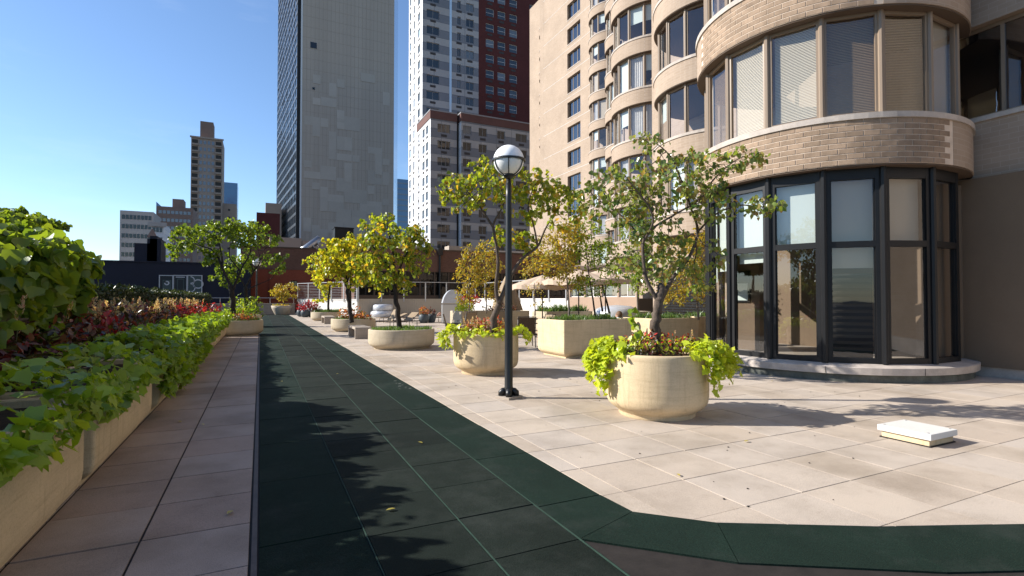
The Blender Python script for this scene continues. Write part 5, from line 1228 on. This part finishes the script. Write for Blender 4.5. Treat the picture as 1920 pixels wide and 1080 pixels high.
# ------------------------------------------------------------------ FURNITURE
M['sling'] = surf('sling', (.30,.22,.14), .1, 4, 60, .75, .2); M['wicker'] = surf('wicker', (.11,.07,.045), .3, 20, 90, .7, .5)
M['frame_brown'] = flat('frame_brown', (.03,.022,.018), .4, .5); M['silver_cover'] = surf('silver_cover', (.55,.57,.60), .12, 3, 20, .35, .3, .6, metal=.3)
M['umbrella'] = surf('umbrella', (.52,.40,.30), .08, 2, 40, .85, .1); M['steel'] = flat('steel', (.55,.55,.55), .35, .5, .8)
def chair(x, y, rz, label, mat=None, group='dining chairs on the terrace'):
    t = thing('patio_chair', label, 'chair', (x, y, 0), rz, group); fb = M['frame_brown']; s = .29; m_ = mat or M['sling']
    for sx in (-1, 1):
        obj('front_leg', MB().tube([(sx*s,.28,0),(sx*s,.27,.64)], .016, 6), fb, t, True); obj('rear_leg', MB().tube([(sx*s,-.30,0),(sx*s,-.2,.42),(sx*s,-.36,1.0)], .016, 6), fb, t, True)
        obj('arm', MB().tube([(sx*s,.29,.64),(sx*s,.05,.66),(sx*s,-.27,.63)], .022, 6), fb, t, True)
    obj('seat', MB().add([(-s+.02,.27,.43),(s-.02,.27,.43),(s-.02,0,.41),(-s+.02,0,.41),(-s+.02,-.2,.42),(s-.02,-.2,.42),(-s+.02,.27,.41),(s-.02,.27,.41),(s-.02,0,.39),(-s+.02,0,.39),(-s+.02,-.2,.40),(s-.02,-.2,.40)],
        [(0,1,2,3),(3,2,5,4),(6,9,8,7),(9,10,11,8),(0,6,7,1),(4,5,11,10),(0,3,9,6),(3,4,10,9),(1,7,8,2),(2,8,11,5)]), m_, t)
    obj('backrest', MB().add([(-s+.02,-.21,.46),(s-.02,-.21,.46),(s-.02,-.35,.98),(-s+.02,-.35,.98),(-s+.02,-.23,.455),(s-.02,-.23,.455),(s-.02,-.37,.975),(-s+.02,-.37,.975)], [(0,1,2,3),(7,6,5,4),(0,4,5,1),(1,5,6,2),(2,6,7,3),(3,7,4,0)]), m_, t)
    obj('seat_frame', MB().tube([(-s,.27,.42),(s,.27,.42)], .014, 6).tube([(-s,-.2,.41),(s,-.2,.41)], .014, 6).tube([(-s,-.36,1.0),(s,-.36,1.0)], .014, 6), fb, t, True); return t
def table(x, y, R, label, H=.72):
    t = thing('patio_table', label, 'table', (x, y, 0)); obj('tabletop', MB().lathe([(R,H-.03),(R,H)], 32), M['wicker'], t); obj('pedestal', MB().lathe([(.26,0),(.24,.03),(.05,.1),(.04,.5),(.1,H-.031)], 16), M['frame_brown'], t, True); return t
def GP(x, y): v = FW*FPX+RT*(x-960)+UP*(540-y); p = Vector((0,0,EYE))+v*(-EYE/v.z); return p.x, p.y
table(*GP(905,632), .55, 'round brown table behind the planter of the lamp post')
chair(*GP(849,640), -PI*.62, 'brown sling chair seen from the side, left of the planter behind the lamp')
chair(*GP(875,628), PI*.1, 'brown sling chair with its back to the long box planter')
chair(*GP(945,626), PI*.95, 'sunlit sling chair right of the light green tree trunk')
chair(*GP(985,650), -PI*.1, 'brown wicker-backed chair just right of the lamp post', M['wicker'])
chair(*GP(1018,640), PI*.55, 'brown sling chair turned sideways beside the square planter')
table(*GP(1000,628), .5, 'round brown table between the parasol planter and the square planter')
chair(*GP(1040,622), PI, 'brown sling chair behind the corner of the square planter')
chair(*GP(1015,615), PI*.9, 'farther brown sling chair by the box planter under the parasol')
def lounger(x, y, rz, back, label):
    t = thing('sun_lounger', label, 'sun lounger', (x, y, 0), rz, 'sun loungers on the terrace'); fb = M['frame_brown']; s = .31
    for sx in (-1, 1):
        for yy in (-.75, .75): obj('leg', MB().tube([(sx*s,yy,0),(sx*s,yy,.3)], .018, 6), fb, t, True)
        obj('side_rail', MB().box(sx*s-.02, -1.0, .28, sx*s+.02, 1.0, .33), fb, t)
    obj('seat', MB().box(-s+.025, -1.0, .30, s-.025, .28, .325), M['sling'], t)
    c_, s_ = math.cos(back), math.sin(back); L = .78
    obj('backrest', MB().add([(-s+.02,.30,.32),(s-.02,.30,.32),(s-.02,.30+L*c_,.32+L*s_),(-s+.02,.30+L*c_,.32+L*s_),(-s+.02,.30+.03*s_,.29),(s-.02,.30+.03*s_,.29),(s-.02,.33+L*c_,.30+L*s_),(-s+.02,.33+L*c_,.30+L*s_)], [(0,1,2,3),(7,6,5,4),(0,4,5,1),(1,5,6,2),(2,6,7,3),(3,7,4,0)]), M['sling'], t)
    for sx in (-1, 1): obj('back_frame', MB().tube([(sx*s,.30,.31),(sx*s,.30+(L+.04)*c_,.31+(L+.04)*s_)], .017, 6), fb, t, True)
    if back > .2: obj('prop', MB().tube([(0,.30+L*.6*c_,.30+L*.6*s_),(0,.30+L*.75,.30)], .012, 5), fb, t, True)
    return t
lounger(*GP(722,612), -1.25, .95, 'sun lounger with raised back, leftmost, before the silver covered tub')
lounger(*GP(757,612), -1.05, .65, 'sun lounger with half raised back just right of the tree trunk')
lounger(*GP(735,604), -1.35, .35, 'sun lounger with low back behind the tree trunk, before the tub')
lounger(*GP(785,605), -1.2, 0, 'flat sun lounger in front of the grey flower pots')
L5 = GP(832,603); lounger(*L5, -1.15, 0, 'flat sun lounger with a sunbather lying on it')
# covered tub
x, y = GP(718,594); t = thing('covered_tub', 'round tub wrapped in a silver cover with a thick lid cushion', 'tub', (x, y, 0))
obj('tub', MB().lathe([(.95,0),(1.02,.08),(1.06,.25),(1.02,.44),(.9,.5)], 40, cap=False), M['silver_cover'], t, True); obj('lid', MB().lathe([(.74,.5),(.84,.56),(.87,.75),(.85,.98),(.78,1.06),(.3,1.1),(.01,1.1)], 40, cap=False), M['silver_cover'], t, True)
obj('strap', MB().lathe([(.9,.475),(.93,.50),(.9,.53),(.86,.5),(.9,.475)], 40, cap=False), M['rail_metal'], t, True)
# barbecue with open curved hood
x, y = GP(852,606); t = thing('barbecue', 'gas barbecue with a big open curved silver hood', 'barbecue', (x, y, 0), -.2); t.scale = (1.3, 1.2, 1.3)
obj('cabinet', MB().box(-.62, -.3, .05, .62, .3, .92), M['steel'], t, bevel=.01)
pr2 = [(-.62+1.24*(i/16), 1.0+.66*math.sin(PI*(i/16)**.8)**.8) for i in range(17)]
vs = [(a, -.30, z) for a, z in pr2]+[(a, .32, z) for a, z in pr2]; n = 17
obj('hood', MB().add(vs, [(i,i+1,n+i+1,n+i) for i in range(n-1)]+[tuple(range(n))[::-1], tuple(range(n,2*n))]), M['silver_cover'], t)
o = obj('badge', MB().lathe([(.05,0),(.05,.01)], 16), M['black_metal'], t, loc=(.1,-.301,1.3)); o.rotation_euler = (PI/2,0,0)
for k in range(4): o = obj('wheel', MB().lathe([(.05,-.02),(.05,.02)], 12), M['black_metal'], t, loc=((-.55,.55)[k % 2], (-.25,.25)[k//2], .05)); o.rotation_euler = (0,PI/2,0)
# parasols
def parasol(x, y, R, z, label, drop=.55, rz=0):
    t = thing('parasol', label, 'parasol', (x, y, 0), rz, 'open tan parasols'); m = MB(); n = 8; vs = [(0,0,z+drop)]; rings = 4
    for j in range(1, rings+1):
        for i in range(n*4):
            a = 2*PI*i/(n*4); f = j/rings; sag = .94+.06*abs(math.cos(a*n/2)); vs.append((R*f*sag*math.cos(a), R*f*sag*math.sin(a), z+drop*(1-f)**.9*1-.05*(1-abs(math.cos(a*n/2)))*f))
    k = n*4; fs = [(0,1+i,1+(i+1) % k) for i in range(k)]+[(1+j*k+i,1+(j+1)*k+i,1+(j+1)*k+(i+1) % k,1+j*k+(i+1) % k) for j in range(rings-1) for i in range(k)]
    L_ = len(vs)-k; vs += [(v[0], v[1], v[2]-.16) for v in vs[L_:]]; fs += [(L_+i, L_+k+i, L_+k+(i+1) % k, L_+(i+1) % k) for i in range(k)]
    obj('canopy', m.add(vs, fs), M['umbrella'], t)
    obj('pole', MB().tube([(0,0,0),(0,0,z+drop+.08)], .025, 8), M['frame_brown'], t, True)
    for i in range(n): a = 2*PI*i/n; obj('rib', MB().tube([(0,0,z+drop-.06),(R*.93*math.cos(a),R*.93*math.sin(a),z-.03)], .009, 4), M['frame_brown'], t)
    obj('base', MB().lathe([(.3,0),(.28,.06),(.05,.1),(.04,.35)], 20), M['frame_brown'], t, True); return t
p = W(1017,535,21.5); parasol(p.x, p.y, 1.35, p.z, 'open tan parasol nearest the lamp post, above the dark table', .42, .2)
p = W(1085,527,20.5); parasol(p.x, p.y, 1.5, p.z, 'open tan parasol behind the two thin trees', .45, .1)
p = W(1135,524,21.0); parasol(p.x, p.y, 1.45, p.z, 'open tan parasol farthest right, before the annex windows', .45, .3)
p = W(952,583,27); t = thing('parasol', 'closed brown parasol hanging down behind the lamp post', 'parasol', (p.x, p.y, 0))
m = MB(); vs = []; K = 28
for z, r in ((.75,.75),(.95,.78),(1.6,.58),(2.2,.36),(2.75,.12),(2.85,.03)):
    for i in range(K): a = 2*PI*i/K; q = r*(1+.14*math.cos(a*7)); vs.append((q*math.cos(a), q*math.sin(a), z))
m.add(vs, [(j*K+i, j*K+(i+1) % K, (j+1)*K+(i+1) % K, (j+1)*K+i) for j in range(5) for i in range(K)]); obj('canopy', m, M['sling'], t, True); obj('pole', MB().tube([(0,0,0),(0,0,2.95)], .035, 8), M['frame_brown'], t, True)
p = GP(1195,612); t = thing('covered_table', 'low white domed cover behind the square planters', 'cover', (14.6, 19.2, 0)); obj('cover', MB().lathe([(1.0,.0),(1.02,.9),(.95,1.12),(.6,1.25),(.01,1.3)], 36, cap=False), M['silver_cover'], t, True)
# white block at the right edge
t = fbx = thing('floor_box', 'small low tan block with a white top at the right edge of the terrace', 'box', (6.72, 3.34, 0)); obj('body', MB().box(-.24, -.24, 0, .24, .24, .075), M['planter'], t, bevel=.006); obj('lid', MB().box(-.27, -.27, .077, .27, .27, .145), M['white_board'], t, bevel=.008)

for sx in (-1, 1):
    for sy in (-1, 1): obj('screw', MB().lathe([(.012,.145),(.012,.149),(.004,.15)], 8, (sx*.22, sy*.22)), M['steel'], fbx)
obj('skirt', MB().box(-.255, -.255, 0, .255, .255, .012), M['joint'], fbx)

# ------------------------------------------------------------------ PEOPLE
M['skin'] = surf('skin', (.48,.27,.19), .06, 6, 80, .55, .1, .4); M['hair'] = surf('hair', (.16,.085,.04), .35, 30, 200, .6, .9)
M['cloth_blue'] = surf('cloth_blue', (.10,.17,.28), .2, 8, 60, .85, .2); M['cloth_light'] = surf('cloth_light', (.55,.56,.58), .15, 8, 60, .85, .2)
def skinned(name, J, E_, mat, parent, root=0, sub=2):
    me = bpy.data.meshes.new(name); me.from_pydata([j[:3] for j in J], E_, []); me.materials.append(mat); o = link(name, me, parent)
    s = o.modifiers.new('skin', 'SKIN'); s.use_smooth_shade = True
    me.skin_vertices.new() if not me.skin_vertices else None
    for i, j in enumerate(J): r = j[3]; me.skin_vertices[0].data[i].radius = (r, j[4] if len(j) > 4 else r); me.skin_vertices[0].data[i].use_root = (i == root)
    m = o.modifiers.new('sub', 'SUBSURF'); m.levels = m.render_levels = sub; return o
def head(parent, c, yaw, hair_mat, sz=1):
    h = MB().sphere((0,0,0), .105, 20, 14, .78, .92, 1.12); h.sphere((0,.096,-.012), .017, 8, 6, .8, 1, 1.5); h.sphere((-.083,-.005,-.01), .022, 8, 6, .4, .8, 1.3); h.sphere((.083,-.005,-.01), .022, 8, 6, .4, .8, 1.3); h.sphere((0,.082,-.052), .02, 8, 6, 1.3, .6, .4)
    o = obj('head', h, M['skin'], parent, True, loc=c, rz=yaw)
    for sx in (-1, 1): obj('eye', MB().sphere((sx*.032,.086,.012), .011, 8, 6), M['frame_brown'], o, True)
    hr = MB(); hr.sphere((0,-.022,.028), .112, 20, 12, .82, .92, 1.08, jit=.02); obj('hair', hr, hair_mat, o, True); return o
def hand(parent, c, dirv, up_, mat):
    d = Vector(dirv).normalized(); u = Vector(up_); u = (u-d*u.dot(d)).normalized(); s = d.cross(u); c = Vector(c); m = MB()
    m.tube([c, c+d*.04, c+d*.085], [.022,.032,.03], 8)
    for i, L in enumerate((.055,.068,.072,.06)): b = c+d*.08+s*(-.026+.0175*i); m.tube([b, b+d*L*.5-u*.004, b+d*L*.9-u*.02], [.0088,.008,.0065], 6)
    b = c+d*.03-s*.028; m.tube([b, b-s*.025+d*.025, b-s*.03+d*.05], [.011,.0095,.008], 6); return obj('hand', m, mat, parent, True)
# seated person seen over the square planter
p = W(1160,592,15.9); hx, hy, hz = p.x, p.y, p.z
t = thing('person', 'person with short light brown hair seated behind the square planter, only the head showing', 'person', (hx, hy, 0), YAW*-1)
J = [(0,0,.50,.15,.12),(0,-.01,.68,.14,.11),(0,-.03,.88,.17,.11),(0,-.02,1.0,.06),(0,.0,1.1,.052),(-.1,.08,.5,.085),(-.13,.44,.5,.065),(-.13,.46,.1,.045),(-.13,.6,.05,.035),(.1,.08,.5,.085),(.13,.44,.5,.065),(.13,.46,.1,.045),(.13,.6,.05,.035),
     (-.2,-.02,.95,.05),(-.24,.05,.68,.042),(-.18,.28,.62,.03),(.2,-.02,.95,.05),(.24,.05,.68,.042),(.18,.28,.62,.03)]
skinned('body', J, [(0,1),(1,2),(2,3),(3,4),(0,5),(5,6),(6,7),(7,8),(0,9),(9,10),(10,11),(11,12),(2,13),(13,14),(14,15),(2,16),(16,17),(17,18)], M['cloth_light'], t)
head(t, (0,.01,hz), 0.9, M['hair']); hand(t, (-.18,.28,.62), (.3,1,0), (0,0,1), M['skin']); hand(t, (.18,.28,.62), (-.3,1,0), (0,0,1), M['skin'])
t2 = chair(hx, hy, -YAW, 'sling chair carrying the person behind the square planter')
# sunbather
rz = -1.15; t = thing('person', 'sunbather lying on the flat lounger with bent knees and blue shorts', 'person', (L5[0], L5[1], .33), rz)
J = [(0,.2,.11,.13,.10),(0,.36,.11,.12,.09),(0,.55,.12,.15,.09),(0,.72,.12,.055),(0,.80,.13,.05),(-.09,.08,.11,.085),(-.1,-.26,.30,.062),(-.09,-.58,.06,.042),(-.09,-.66,.14,.028),(.09,.08,.11,.085),(.1,-.30,.20,.062),(.1,-.66,.06,.042),(.1,-.74,.14,.028),
     (-.19,.62,.11,.045),(-.27,.40,.07,.038),(-.25,.16,.06,.028),(.19,.62,.11,.045),(.27,.42,.07,.038),(.25,.18,.06,.028)]
skinned('body', J, [(0,1),(1,2),(2,3),(3,4),(0,5),(5,6),(6,7),(7,8),(0,9),(9,10),(10,11),(11,12),(2,13),(13,14),(14,15),(2,16),(16,17),(17,18)], M['skin'], t)
J = [(0,.22,.11,.15,.115),(0,.32,.11,.14,.105),(-.095,.08,.115,.10),(-.1,-.1,.2,.088),(.095,.08,.115,.10),(.1,-.12,.165,.088)]
skinned('shorts', J, [(0,1),(0,2),(2,3),(0,4),(4,5)], M['cloth_blue'], t)
h = head(t, (0,.93,.14), PI, M['hair']); h.rotation_euler = (-PI/2,0,PI); hand(t, (-.25,.16,.06), (0,-1,0), (0,0,1), M['skin']); hand(t, (.25,.18,.06), (0,-1,0), (0,0,1), M['skin'])
